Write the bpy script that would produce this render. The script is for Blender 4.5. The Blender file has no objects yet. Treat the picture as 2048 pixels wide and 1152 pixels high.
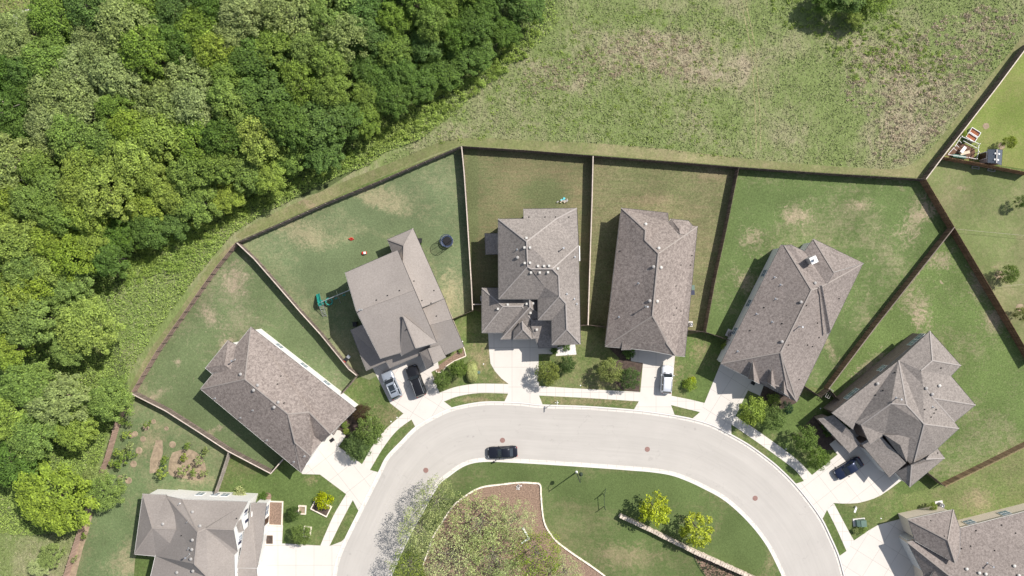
import bpy, math, random
import numpy as np
from mathutils import Vector, Matrix
from mathutils.geometry import tessellate_polygon
R_ = math.radians
C = bpy.context.scene.collection
S = bpy.context.scene

# ---------------------------------------------------------------- camera, sky, sun, exposure
CAM_H = 113.8
cam = bpy.data.objects.new("camera", bpy.data.cameras.new("camera"))
cam.data.sensor_width = 36; cam.data.lens = 24; cam.data.clip_end = 9000; cam.data.clip_start = 1
cam.location = (0, 0, CAM_H); C.objects.link(cam); S.camera = cam
SUN_ELEV = R_(47.5); SX, SY = 0.815, 0.58            # towards the sun, seen from above
world = bpy.data.worlds.new("World"); S.world = world; world.use_nodes = True
wn = world.node_tree
sky = wn.nodes.new("ShaderNodeTexSky"); sky.sky_type = 'NISHITA'; sky.sun_disc = False
sky.sun_elevation = SUN_ELEV; sky.sun_rotation = math.atan2(SX, SY)
bg = wn.nodes["Background"]; bg.inputs[1].default_value = 0.10
hz = wn.nodes.new('ShaderNodeHueSaturation'); hz.inputs['Saturation'].default_value = .62     # thin high haze pales the sky's blue
wn.links.new(sky.outputs[0], hz.inputs['Color']); wn.links.new(hz.outputs[0], bg.inputs[0])
sun = bpy.data.objects.new("sun", bpy.data.lights.new("sun", 'SUN'))
sun.data.energy = 4.4; sun.data.angle = R_(0.5); sun.data.color = (1.0, 0.94, 0.865)
sun.rotation_euler = Vector((-SX*math.cos(SUN_ELEV), -SY*math.cos(SUN_ELEV), -math.sin(SUN_ELEV))).to_track_quat('-Z', 'Y').to_euler()
C.objects.link(sun)
S.view_settings.view_transform = 'Standard'; S.view_settings.look = 'None'
S.view_settings.exposure = 0.55; S.view_settings.gamma = 1.0; S.view_settings.use_curve_mapping = False

# ---------------------------------------------------------------- survey: photo pixel + height above ground -> metres
def P(px, py, h=0.0):
    k = (1 - h/CAM_H)/12.0
    return Vector(((px-1024)*k, -(py-576)*k, h))

# ---------------------------------------------------------------- mesh helpers
class MB:
    def __init__(s): s.v = []; s.f = []
    def add(s, vs, fs):
        b = len(s.v); s.v += [tuple(p) for p in vs]; s.f += [tuple(i+b for i in f) for f in fs]; return s
    def box(s, c, d, rz=0.0):
        x, y, z = d[0]/2, d[1]/2, d[2]/2; ca, sa = math.cos(rz), math.sin(rz); vs = []
        for k in (-1, 1):
            for (i, j) in ((-1,-1),(1,-1),(1,1),(-1,1)):
                a, b = i*x, j*y; vs.append((c[0]+a*ca-b*sa, c[1]+a*sa+b*ca, c[2]+k*z))
        return s.add(vs, [(0,3,2,1),(4,5,6,7),(0,1,5,4),(1,2,6,5),(2,3,7,6),(3,0,4,7)])
    def beam(s, a, b, w, h=None):
        a, b = Vector(a), Vector(b); h = h or w; d = (b-a); 
        if d.length < 1e-6: return s
        d.normalize(); up = Vector((0,0,1)) if abs(d.z) < .95 else Vector((1,0,0))
        r = d.cross(up).normalized(); u = r.cross(d); vs = []
        for p in (a, b):
            for (i, j) in ((-1,-1),(1,-1),(1,1),(-1,1)): vs.append(p + r*i*w/2 + u*j*h/2)
        return s.add(vs, [(0,1,2,3),(7,6,5,4),(0,4,5,1),(1,5,6,2),(2,6,7,3),(3,7,4,0)])
    def tube(s, pts, rad, n=8, cap=True):
        pts = [Vector(p) for p in pts]; rad = rad if isinstance(rad, (list, tuple)) else [rad]*len(pts); b = len(s.v)
        for i, p in enumerate(pts):
            d = (pts[min(i+1, len(pts)-1)] - pts[max(i-1, 0)])
            d = d.normalized() if d.length > 1e-6 else Vector((0,0,1))
            up = Vector((0,0,1)) if abs(d.z) < .9 else Vector((1,0,0))
            r = d.cross(up).normalized(); u = r.cross(d)
            for k in range(n):
                a = 2*math.pi*k/n; s.v.append(tuple(p + (r*math.cos(a)+u*math.sin(a))*rad[i]))
        for i in range(len(pts)-1):
            for k in range(n):
                s.f.append((b+i*n+k, b+(i+1)*n+k, b+(i+1)*n+(k+1)%n, b+i*n+(k+1)%n))
        if cap:
            s.f.append(tuple(b+k for k in range(n))); s.f.append(tuple(b+(len(pts)-1)*n+k for k in reversed(range(n))))
        return s
    def lathe(s, prof, c=(0,0,0), n=20):
        b = len(s.v)
        for (r, z) in prof:
            for k in range(n):
                a = 2*math.pi*k/n; s.v.append((c[0]+r*math.cos(a), c[1]+r*math.sin(a), c[2]+z))
        for i in range(len(prof)-1):
            for k in range(n): s.f.append((b+i*n+k, b+i*n+(k+1)%n, b+(i+1)*n+(k+1)%n, b+(i+1)*n+k))
        s.f.append(tuple(b+k for k in reversed(range(n)))); s.f.append(tuple(b+(len(prof)-1)*n+k for k in range(n)))
        return s
    def obj(s, name, mat, parent=None, smooth=False, off=None):
        me = bpy.data.meshes.new(name)
        o_ = Vector(off) if off is not None else Vector((0,0,0))
        me.from_pydata([tuple(Vector(p)-o_) for p in s.v], [], s.f)
        if smooth: me.polygons.foreach_set('use_smooth', [True]*len(me.polygons))
        me.validate(); me.update()
        o = bpy.data.objects.new(name, me); me.materials.append(mat); C.objects.link(o)
        if parent: o.parent = parent
        return o

def tag(o, label=None, cat=None, group=None, kind=None):
    if label: o['label'] = label
    if cat: o['category'] = cat
    if group: o['group'] = group
    if kind: o['kind'] = kind
    return o
def thing(name, loc, label, cat, group=None, rz=0.0):
    e = bpy.data.objects.new(name, None); C.objects.link(e); e.location = loc; e.rotation_euler = (0,0,rz)
    e.empty_display_size = .3
    return tag(e, label, cat, group)
def copy_tree(o, parent=None):
    c = o.copy(); C.objects.link(c); c.parent = parent
    for ch in list(o.children): copy_tree(ch, c)
    return c
def solo(name, mb, mat, loc, label, cat, group=None, smooth=False, rz=0.0):   # a thing of one mesh, built around its base
    o = mb.obj(name, mat, None, smooth); o.location = loc; o.rotation_euler = (0,0,rz); return tag(o, label, cat, group)

def smooth_line(pts, n=6):
    out = []; m = len(pts)
    for i in range(m-1):
        p0, p1, p2, p3 = pts[max(i-1,0)], pts[i], pts[i+1], pts[min(i+2,m-1)]
        for k in range(n):
            t = k/n
            out.append(tuple(.5*((2*p1[a])+(-p0[a]+p2[a])*t+(2*p0[a]-5*p1[a]+4*p2[a]-p3[a])*t*t+(-p0[a]+3*p1[a]-3*p2[a]+p3[a])*t**3) for a in (0,1)))
    out.append(tuple(pts[-1][:2])); return out
def sheet(name, px, z, mat, label, cat=None, holes=(), thick=0.0, kind='structure'):
    loops = [[P(x, y) for x, y in px]] + [[P(x, y) for x, y in h] for h in holes]
    tris = tessellate_polygon(loops); flat = [p for l in loops for p in l]
    mb = MB(); vs = [(p.x, p.y, z) for p in flat]; fs = []
    for t in tris:
        a, b, c = (flat[i] for i in t)
        fs.append(tuple(t) if (b-a).cross(c-a).z > 0 else tuple(reversed(t)))
    mb.add(vs, fs)
    if thick:
        n = len(loops[0]); q = [(p.x, p.y, z) for p in loops[0]] + [(p.x, p.y, z-thick) for p in loops[0]]
        mb.add(q, [(i, (i+1) % n, n+(i+1) % n, n+i) for i in range(n)])
    o = mb.obj(name, mat); return tag(o, label, cat, None, kind)
def inpoly(x, y, poly):
    r = False; n = len(poly); j = n-1
    for i in range(n):
        xi, yi = poly[i]; xj, yj = poly[j]
        if (yi > y) != (yj > y) and x < (xj-xi)*(y-yi)/(yj-yi)+xi: r = not r
        j = i
    return r

# ---------------------------------------------------------------- materials
class NT:
    def __init__(s, name, rough=.9):
        s.m = bpy.data.materials.new(name); s.m.use_nodes = True; s.t = s.m.node_tree
        s.b = s.t.nodes["Principled BSDF"]; s.b.inputs['Roughness'].default_value = rough
        s.b.inputs['Specular IOR Level'].default_value = .25
        s._pos = None
    def N(s, typ, **kw):
        n = s.t.nodes.new(typ)
        for k, v in kw.items():
            if hasattr(n, k): setattr(n, k, v)
            else: n.inputs[k.replace('_', ' ')].default_value = v
        return n
    def L(s, a, b): s.t.links.new(a, b)
    def pos(s):
        if s._pos is None: s._pos = s.N("ShaderNodeNewGeometry").outputs['Position']
        return s._pos
    def mapping(s, scale=(1,1,1), rot=0.0, loc=(0,0,0)):
        n = s.N("ShaderNodeMapping"); n.inputs['Scale'].default_value = scale; n.inputs['Rotation'].default_value = (0,0,rot)
        n.inputs['Location'].default_value = loc; s.L(s.pos(), n.inputs['Vector']); return n.outputs[0]
    def noise(s, scale, detail=3, rough=.55, vec=None, dist=0.0):
        n = s.N("ShaderNodeTexNoise"); n.inputs['Scale'].default_value = scale; n.inputs['Detail'].default_value = detail
        n.inputs['Roughness'].default_value = rough; n.inputs['Distortion'].default_value = dist
        s.L(vec if vec is not None else s.pos(), n.inputs['Vector']); return n.outputs[0]
    def rng(s, v, a, b, c=0.0, d=1.0):
        n = s.N("ShaderNodeMapRange"); s.L(v, n.inputs[0])
        for i, x in enumerate((a, b, c, d)): n.inputs[i+1].default_value = x
        return n.outputs[0]
    def math(s, op, a, b):
        n = s.N("ShaderNodeMath"); n.operation = op
        for i, x in enumerate((a, b)):
            if isinstance(x, (int, float)): n.inputs[i].default_value = x
            else: s.L(x, n.inputs[i])
        return n.outputs[0]
    def mix(s, f, a, b, mode='MIX'):
        n = s.N("ShaderNodeMix"); n.data_type = 'RGBA'; n.blend_type = mode
        if isinstance(f, (int, float)): n.inputs[0].default_value = f
        else: s.L(f, n.inputs[0])
        for i, x in ((6, a), (7, b)):
            if isinstance(x, tuple): n.inputs[i].default_value = (*x, 1)
            else: s.L(x, n.inputs[i])
        return n.outputs[2]
    def blob(s, px, py, rx, ry=None, rot=0.0, soft=.6):          # a soft-edged patch lying at a surveyed spot on the ground
        c = P(px, py); ry = ry or rx
        sub = s.N("ShaderNodeVectorMath"); sub.operation = 'SUBTRACT'; s.L(s.pos(), sub.inputs[0]); sub.inputs[1].default_value = (c.x, c.y, 0)
        m = s.N("ShaderNodeVectorRotate"); m.rotation_type = 'Z_AXIS'; m.inputs['Angle'].default_value = rot; s.L(sub.outputs[0], m.inputs[0])
        sc = s.N("ShaderNodeVectorMath"); sc.operation = 'MULTIPLY'; sc.inputs[1].default_value = (12/rx, 12/ry, 0); s.L(m.outputs[0], sc.inputs[0])
        l = s.N("ShaderNodeVectorMath"); l.operation = 'LENGTH'; s.L(sc.outputs[0], l.inputs[0])
        return s.rng(l.outputs['Value'], 1.0, 1.0-soft, 0, 1)
    def bump(s, v, strength=.4, dist=.05):
        n = s.N("ShaderNodeBump"); n.inputs['Strength'].default_value = strength; n.inputs['Distance'].default_value = dist
        s.L(v, n.inputs['Height']); s.L(n.outputs[0], s.b.inputs['Normal'])
    def col(s, c):
        if isinstance(c, tuple): s.b.inputs['Base Color'].default_value = (*c, 1)
        else: s.L(c, s.b.inputs['Base Color'])
        return s.m

def mat_plain(name, c, rough=.7, metal=0.0, var=.15, scale=3.0, bump=0.0, spec=.3, coat=0.0):
    t = NT(name, rough); t.b.inputs['Metallic'].default_value = metal; t.b.inputs['Specular IOR Level'].default_value = spec
    t.b.inputs['Coat Weight'].default_value = coat
    n = t.noise(scale, 4, .6); d = tuple(x*(1-var) for x in c); l = tuple(min(1, x*(1+var)) for x in c)
    if bump: t.bump(n, bump, .03)
    return t.col(t.mix(t.rng(n, .3, .7), d, l))
def mat_lawn(name, green, dry, amt=.35, big=.10, dryp=(), greenp=(), stripe=None, seed=0.0, fine=1.0):
    t = NT(name, .95); t.b.inputs['Specular IOR Level'].default_value = .1
    v = t.mapping(loc=(seed*17.3, seed*5.1, seed))
    n1 = t.noise(big, 5, .6, v, .3); n2 = t.noise(.95, 6, .74, v, 1.1); n3 = t.noise(3.6, 4, .75, v)
    n4 = t.noise(.018*8, 3, .5, v)
    d = t.math('ADD', t.rng(n1, .38, .68, -.15, .45), t.rng(n2, .42, .72, -.18, .38))
    d = t.math('ADD', d, amt-.25)
    if stripe is not None:
        vs = t.mapping((.22, 2.6, 1), stripe, (seed, 3*seed, 0)); ns = t.noise(1.0, 3, .6, vs)
        sa = .25 if seed in (5,6) else .10
        d = t.math('ADD', d, t.rng(ns, .35, .7, -sa, sa))
    nr_ = t.noise(.8, 8, .78, v, 1.6)
    for q in dryp:
        b = t.blob(*q[:5], soft=.95) if len(q) > 3 else t.blob(*q, soft=.95)
        d = t.math('ADD', d, t.rng(t.math('ADD', nr_, t.math('MULTIPLY', b, .34)), .62, .84, 0, .85))
    for q in greenp:
        b = t.blob(*q[:5]) if len(q) > 3 else t.blob(*q); d = t.math('SUBTRACT', d, t.math('MULTIPLY', b, .75))
    cl = t.rng(d, 0, 1, 0, 1)
    base = t.mix(cl, green, dry)
    lite = t.rng(n4, .3, .7, .84, 1.16); sp = t.rng(n3, .25, .75, 1-.42*fine, 1+.42*fine)
    n5 = t.noise(11, 2, .8, v); sp2 = t.rng(n5, .3, .7, 1-.3*fine, 1+.3*fine)
    k = t.math('MULTIPLY', t.math('MULTIPLY', lite, sp), sp2)
    g = t.N("ShaderNodeCombineColor"); [t.L(k, g.inputs[i]) for i in range(3)]
    out = t.mix(1.0, base, g.outputs[0], 'MULTIPLY')
    t.bump(n3, .5, .08)
    return t.col(out)
def mat_roof(name, dark, light, scale=2.6, course=.33, smoothish=False):
    t = NT(name, .92); t.b.inputs['Specular IOR Level'].default_value = .15
    n1 = t.noise(scale, 3, .6, None, .8); n2 = t.noise(scale*3.1, 2, .7); n3 = t.noise(.12, 3, .5)
    f = t.math('ADD', t.math('MULTIPLY', t.rng(n1, .36, .64), .7), t.math('MULTIPLY', t.rng(n2, .3, .7), .3))
    c = t.mix(f, dark, light)
    k = t.rng(n3, .3, .7, .9, 1.1); g = t.N("ShaderNodeCombineColor"); [t.L(k, g.inputs[i]) for i in range(3)]
    c = t.mix(1.0, c, g.outputs[0], 'MULTIPLY')
    vo = t.N("ShaderNodeTexVoronoi"); vo.inputs['Scale'].default_value = 3.4; vo.inputs['Randomness'].default_value = .8; t.L(t.pos(), vo.inputs['Vector'])
    w = t.N("ShaderNodeSeparateXYZ"); t.L(t.pos(), w.inputs[0])                       # shingle courses step with height up the slope
    saw = t.math('FRACT', t.math('MULTIPLY', w.outputs[2], 1/(.13 if smoothish else .11)), 0)
    t.bump(t.math('ADD', t.math('MULTIPLY', saw, .35), t.math('MULTIPLY', n2, .5)), .35, .05)
    return t.col(c)
def mat_concrete(name, c, var=.05, joint=None, stain=.0, rot=0.0):
    t = NT(name, .85); n = t.noise(.35, 5, .6); n2 = t.noise(7, 3, .7); n3 = t.noise(1.6, 4, .65)
    a = tuple(x*(1-var*2) for x in c); b = tuple(min(1, x*(1+var)) for x in c)
    f = t.math('ADD', t.math('MULTIPLY', t.rng(n, .3, .7), .5), t.math('ADD', t.math('MULTIPLY', n2, .25), t.math('MULTIPLY', n3, .25)))
    o = t.mix(f, a, b)
    if joint:
        br = t.N("ShaderNodeTexBrick"); br.offset = 0.0; br.inputs['Scale'].default_value = 1.0
        br.inputs['Brick Width'].default_value = joint[0]; br.inputs['Row Height'].default_value = joint[1]
        br.inputs['Mortar Size'].default_value = .035; br.inputs['Mortar Smooth'].default_value = .6
        br.inputs['Color1'].default_value = (1,1,1,1); br.inputs['Color2'].default_value = (.965,.965,.965,1); br.inputs['Mortar'].default_value = (.62,.61,.60,1)
        t.L(t.mapping(rot=rot), br.inputs['Vector']); o = t.mix(1.0, o, br.outputs[0], 'MULTIPLY')
    if stain:
        ns = t.noise(.9, 5, .75, None, 1.2); o = t.mix(t.rng(ns, .6, .78, 0, stain), o, tuple(x*.55 for x in c))
    t.bump(n2, .15, .01)
    return t.col(o)
def mat_street(name, c):
    t = NT(name, .85); uv = t.N("ShaderNodeUVMap"); mp = t.N("ShaderNodeMapping"); mp.inputs['Scale'].default_value = (26, 14, 1); t.L(uv.outputs[0], mp.inputs['Vector'])
    n1 = t.noise(1.0, 5, .7, mp.outputs[0], .4); n2 = t.noise(.22, 5, .6); n3 = t.noise(9, 3, .7); n4 = t.noise(1.1, 4, .7)
    mp2 = t.N("ShaderNodeMapping"); mp2.inputs['Scale'].default_value = (4.2, 1.0, 1); t.L(uv.outputs[0], mp2.inputs['Vector']); n5 = t.noise(1.0, 3, .5, mp2.outputs[0])
    f = t.math('ADD', t.math('MULTIPLY', t.rng(n1, .3, .7), .35), t.math('ADD', t.math('MULTIPLY', t.rng(n2, .3, .7), .25), t.math('ADD', t.math('MULTIPLY', n3, .15), t.math('MULTIPLY', t.rng(n5, .35, .65), .3))))
    o = t.mix(f, tuple(x*.84 for x in c), tuple(x*1.09 for x in c))
    vo = t.N("ShaderNodeTexVoronoi"); vo.feature = 'DISTANCE_TO_EDGE'; vo.inputs['Scale'].default_value = .11; ds = t.N("ShaderNodeVectorMath"); ds.operation = 'ADD'
    nn = t.N("ShaderNodeTexNoise"); nn.inputs['Scale'].default_value = .6; nn.inputs['Detail'].default_value = 4; t.L(t.pos(), nn.inputs['Vector']); sc = t.N("ShaderNodeVectorMath"); sc.operation = 'SCALE'; sc.inputs['Scale'].default_value = 2.2; t.L(nn.outputs[1], sc.inputs[0])
    t.L(t.pos(), ds.inputs[0]); t.L(sc.outputs[0], ds.inputs[1]); t.L(ds.outputs[0], vo.inputs['Vector'])
    crack = t.math('MULTIPLY', t.rng(vo.outputs['Distance'], .0, .008, .28, 0), t.rng(n4, .45, .62)); o = t.mix(crack, o, tuple(x*.45 for x in c))
    v2 = t.N("ShaderNodeTexVoronoi"); v2.inputs['Scale'].default_value = .42; t.L(t.pos(), v2.inputs['Vector']); sp = t.math('MULTIPLY', t.rng(v2.outputs['Distance'], .03, .13, .35, 0), t.rng(n4, .5, .6))
    o = t.mix(sp, o, tuple(x*.4 for x in c)); t.bump(n3, .15, .01); return t.col(o)
def mat_leaf(name, c, warm=(1.3,1.2,.85), dark=.42, trans=.36):
    t = NT(name, .6); g = t.N("ShaderNodeNewGeometry"); oi = t.N("ShaderNodeObjectInfo")
    lo = tuple(x*dark for x in c); hi = tuple(min(1, x*w) for x, w in zip(c, warm))
    r = g.outputs['Random Per Island']
    base = t.mix(r, lo, hi)
    hs = t.N("ShaderNodeHueSaturation"); t.L(base, hs.inputs['Color'])
    big = t.noise(.055, 4, .6); t.L(t.rng(big, .35, .65, .494, .511), hs.inputs['Hue']); t.L(t.rng(oi.outputs['Random'], 0, 1, 1.05, .92), hs.inputs['Saturation'])
    n = t.noise(.45, 4, .65); t.L(t.math('MULTIPLY', t.rng(oi.outputs['Random'], 0, 1, .93, 1.07), t.rng(n, .3, .7, .80, 1.2)), hs.inputs['Value'])
    t.b.inputs['Specular IOR Level'].default_value = .2; t.L(hs.outputs[0], t.b.inputs['Base Color'])
    tr = t.N("ShaderNodeBsdfTranslucent"); t.L(hs.outputs[0], tr.inputs[0]); mx = t.N("ShaderNodeMixShader"); mx.inputs[0].default_value = trans
    t.L(t.b.outputs[0], mx.inputs[1]); t.L(tr.outputs[0], mx.inputs[2])
    out = [n for n in t.t.nodes if n.type == 'OUTPUT_MATERIAL'][0]; t.L(mx.outputs[0], out.inputs[0])
    return t.m
def mat_board(name, c, var=.35):
    t = NT(name, .85); g = t.N("ShaderNodeNewGeometry"); n = t.noise(2.5, 4, .7, t.mapping((1,1,.3)))
    lo = tuple(x*(1-var) for x in c); hi = tuple(x*(1+var) for x in c)
    a = t.mix(g.outputs['Random Per Island'], lo, hi)
    k = t.rng(n, .3, .7, .8, 1.2); cc = t.N("ShaderNodeCombineColor"); [t.L(k, cc.inputs[i]) for i in range(3)]
    return t.col(t.mix(1.0, a, cc.outputs[0], 'MULTIPLY'))
def mat_glass(name, c=(.02,.03,.035)):
    t = NT(name, .08); t.b.inputs['Specular IOR Level'].default_value = .8
    n = t.noise(1.2, 2); return t.col(t.mix(n, c, tuple(x*1.8 for x in c)))
def mat_brick(name, c1, c2, mortar):
    t = NT(name, .9); br = t.N("ShaderNodeTexBrick"); br.inputs['Scale'].default_value = 1
    br.inputs['Brick Width'].default_value = .26; br.inputs['Row Height'].default_value = .09; br.inputs['Mortar Size'].default_value = .012
    br.inputs['Color1'].default_value = (*c1,1); br.inputs['Color2'].default_value = (*c2,1); br.inputs['Mortar'].default_value = (*mortar,1)
    w = t.N("ShaderNodeSeparateXYZ"); t.L(t.pos(), w.inputs[0]); cb = t.N("ShaderNodeCombineXYZ")
    t.L(t.math('ADD', w.outputs[0], w.outputs[1]), cb.inputs[0]); t.L(w.outputs[2], cb.inputs[1]); t.L(cb.outputs[0], br.inputs['Vector'])
    n = t.noise(2.0, 3); return t.col(t.mix(t.rng(n, .3, .7, 0, .4), br.outputs[0], tuple(x*.8 for x in c1)))

M = {}
M['roof_blotch'] = mat_roof('shingle_blotched_brown', (.125,.104,.095), (.298,.258,.234), 2.9)
M['roof_grey'] = mat_roof('shingle_speckled_grey', (.145,.13,.12), (.285,.256,.236), 3.6)
M['roof_taupe'] = mat_roof('shingle_pale_taupe', (.215,.192,.176), (.278,.252,.234), 4.5, smoothish=True)
M['roof_brown'] = mat_roof('shingle_warm_grey', (.135,.115,.106), (.285,.249,.230), 3.2)
M['cap_light'] = mat_plain('ridge_cap_shingle', (.26,.232,.212), .9, var=.12)
M['cap_grey'] = mat_plain('ridge_cap_grey', (.30,.275,.258), .9, var=.12)
M['fascia_white'] = mat_plain('fascia_white_paint', (.72,.72,.71), .6, var=.04)
M['fascia_grey'] = mat_plain('fascia_grey_paint', (.42,.42,.42), .6, var=.05)
M['wall_white'] = mat_plain('wall_white_siding', (.70,.69,.67), .8, var=.05)
M['wall_tan'] = mat_brick('wall_tan_brick', (.42,.34,.27), (.36,.29,.23), (.5,.46,.4))
M['wall_brown'] = mat_brick('wall_brown_brick', (.20,.145,.12), (.27,.20,.165), (.36,.32,.29))
M['wall_grey'] = mat_brick('wall_grey_brick', (.42,.40,.38), (.34,.32,.30), (.5,.48,.46))
M['wall_beige'] = mat_plain('wall_beige_stucco', (.62,.54,.45), .85, var=.06)
M['glass'] = mat_glass('window_glass'); M['glass_blue'] = mat_glass('window_glass_sky', (.10,.14,.19))
M['frame_white'] = mat_plain('white_trim', (.75,.75,.74), .5, var=.03)
M['door_white'] = mat_plain('garage_door_white', (.6,.59,.57), .5, var=.03)
M['door_dark'] = mat_plain('front_door_dark', (.06,.035,.025), .5)
M['shutter'] = mat_plain('shutter_navy', (.035,.04,.075), .6)
M['metal'] = mat_plain('galvanised_metal', (.55,.56,.57), .35, .7, var=.08)
M['pvc'] = mat_plain('vent_white', (.50,.49,.46), .5, var=.05)
M['vent_grey'] = mat_plain('vent_grey', (.32,.31,.30), .6, var=.08)
M['black'] = mat_plain('black_plastic', (.02,.02,.022), .5)
M['fence_grey'] = mat_board('fence_weathered', (.16,.13,.11)); M['fence_pink'] = mat_board('fence_brown_pink', (.36,.25,.20), .18)
M['fence_red'] = mat_board('fence_cedar', (.27,.155,.09)); M['fence_dark'] = mat_board('fence_dark_brown', (.15,.115,.095))
M['post_pale'] = mat_board('fence_post_pale', (.40,.34,.29), .15); M['cap_pale'] = mat_board('fence_cap', (.50,.43,.37), .15)
M['fence_silver'] = mat_board('fence_silver', (.28,.25,.22), .2)
M['road'] = mat_street('road_worn_surface', (.425,.402,.374))
M['walk'] = mat_concrete('sidewalk_concrete', (.60,.565,.52), .03, (1.45, 1.45), .15)
M['drive'] = mat_concrete('driveway_concrete', (.59,.555,.51), .04, (3.0, 3.3), .28)
M['drive_rot'] = mat_concrete('driveway_concrete_turned', (.59,.555,.51), .04, (3.0, 3.3), .25, R_(-38))
M['drive_rot2'] = mat_concrete('driveway_concrete_slanted', (.58,.545,.505), .04, (3.0, 3.3), .25, R_(32))
M['kerb'] = mat_concrete('kerb_concrete', (.62,.595,.57), .05)
M['stone'] = mat_plain('stacked_limestone', (.50,.43,.36), .9, var=.45, scale=2.2, bump=.8)
M['edging'] = mat_plain('pale_stone_edging', (.74,.66,.56), .85, var=.12, scale=4)
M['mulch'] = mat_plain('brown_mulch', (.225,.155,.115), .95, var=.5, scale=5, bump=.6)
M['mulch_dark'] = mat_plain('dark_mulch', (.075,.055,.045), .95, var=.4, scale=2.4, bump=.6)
M['soil'] = mat_plain('tan_soil', (.27,.21,.145), .95, var=.3, scale=1.5, bump=.5)
M['gravel'] = mat_plain('white_gravel', (.62,.59,.57), .9, var=.25, scale=6, bump=.7)
M['bark'] = mat_plain('bark', (.16,.125,.10), .9, var=.35, scale=4, bump=.5); M['bark_grey'] = mat_plain('bark_pale_grey', (.20,.18,.15), .9, var=.3, scale=4)
M['green_metal'] = mat_plain('utility_green', (.11,.17,.14), .5, var=.1); M['dark_metal'] = mat_plain('dark_green_metal', (.03,.045,.03), .5)
M['rust'] = mat_plain('cast_iron_rust', (.27,.165,.145), .7, .2, var=.2, scale=8, bump=.4)
M['leaf_bright'] = mat_leaf('leaves_bright', (.31,.43,.09)); M['leaf_mid'] = mat_leaf('leaves_mid', (.235,.36,.09))
M['leaf_dark'] = mat_leaf('leaves_dark', (.14,.25,.065)); M['leaf_olive'] = mat_leaf('leaves_olive', (.34,.43,.165), (1.25,1.2,1.0))
M['leaf_yellow'] = mat_leaf('leaves_lime', (.47,.56,.02), (1.2,1.15,1), .45, .4); M['leaf_pale'] = mat_leaf('leaves_pale', (.50,.55,.25), (1.25,1.2,1.1), .6)
M['leaf_blue'] = mat_leaf('leaves_bluegreen', (.045,.10,.055)); M['leaf_sage'] = mat_leaf('leaves_sage', (.46,.56,.24), (1.25,1.15,1.1), .6)
M['leaf_gmid'] = mat_leaf('leaves_garden_mid', (.17,.265,.07)); M['leaf_gdark'] = mat_leaf('leaves_garden_dark', (.11,.185,.06)); M['leaf_golive'] = mat_leaf('leaves_garden_olive', (.27,.33,.11))
M['leaf_red'] = mat_leaf('leaves_reddish', (.10,.075,.05)); M['leaf_cover'] = mat_leaf('leaves_ground_cover', (.33,.46,.125), (1.25,1.2,.9), .55)
# ================================================================ GROUND, ROAD, PAVING
OC = [(666,1152),(673,1119),(690,1078),(718,1022),(757,945),(773,914),(801,884),(831,854),(868,832),(904,816),(959,805),(1009,804),(1047,806),(1085,810),
      (1173,813),(1268,820),(1310,825),(1349,831),(1385,838),(1425,850),(1462,869),(1500,891),(1541,921),(1563,940),(1589,966),(1618,1001),(1644,1038),(1663,1077),(1678,1112),(1689,1151)]
IC = [(783,1150),(803,1105),(822,1066),(842,1030),(874,974),(900,950),(931,930),(967,922.5),(1025,924),(1119,929.5),(1220,936.5),(1265,940),(1302,943),(1340,949),(1370,959),(1405,975),(1451,1001),(1498,1044),(1535,1092),(1563,1147)]
OCs = [(662,1420),(658,1260)] + smooth_line(OC, 5) + [(1712,1260),(1716,1420)]
ICs = [(768,1420),(768,1240)] + smooth_line(IC, 6) + [(1592,1240),(1596,1420)]
def offs(line, d):                                         # parallel line, d px to the left of travel
    out = []; n = len(line)
    for i in range(n):
        a, b = line[max(i-1,0)], line[min(i+1,n-1)]; dx, dy = b[0]-a[0], b[1]-a[1]; l = math.hypot(dx, dy)
        out.append((line[i][0]+dy/l*d, line[i][1]-dx/l*d))
    return out
hole = OCs + ICs[::-1]
far = [(-26000,-26000),(28000,-26000),(28000,27000),(-26000,27000)]
M['g_base'] = mat_lawn('front_lawn_grass', (.094,.134,.042), (.22,.19,.105), .32, .10, seed=1,
    dryp=[(1030,760,70,50),(1230,765,120,55),(1180,803,150,18,0),(1340,745,40,60),(780,830,60,60),(1400,700,40,50),(1470,1090,90,50),(1120,1030,60,60),(620,960,30,25),(960,720,40,60),(950,800,80,10),(1240,1100,120,60)],
    greenp=[(1440,790,70,60),(1560,830,120,40),(560,1000,140,80),(1500,1060,90,90),(1250,960,130,60),(1640,970,60,60),(700,870,40,40)])
sheet('ground', far, 0.0, M['g_base'], 'short green mown grass of the front lawns and verges along the curved street', 'ground', holes=[hole])
def resample(line, n):
    d = [0]
    for a, b in zip(line[:-1], line[1:]): d.append(d[-1]+math.dist(a, b))
    out = []; j = 0
    for i in range(n):
        t = d[-1]*i/(n-1)
        while j < len(d)-2 and d[j+1] < t: j += 1
        k = (t-d[j])/max(1e-9, d[j+1]-d[j]); out.append((line[j][0]+(line[j+1][0]-line[j][0])*k, line[j][1]+(line[j+1][1]-line[j][1])*k))
    return out
ro, ri = resample(offs(OCs, 2.5), 161), resample(offs(ICs, -2.5), 161); NW = 9
me = bpy.data.meshes.new('road'); vs = []; uvs = []
for i in range(161):
    for k in range(NW+1):
        f = k/NW; p = P(ro[i][0]*(1-f)+ri[i][0]*f, ro[i][1]*(1-f)+ri[i][1]*f); vs.append((p.x, p.y, -.13)); uvs.append((f, i/160))
fs = [(i*(NW+1)+k, (i+1)*(NW+1)+k, (i+1)*(NW+1)+k+1, i*(NW+1)+k+1)[::-1] for i in range(160) for k in range(NW)]
me.from_pydata(vs, [], fs); ul = me.uv_layers.new(name='UVMap')
for l in me.loops: ul.data[l.index].uv = uvs[l.vertex_index]
me.materials.append(M['road']); me.update()
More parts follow.
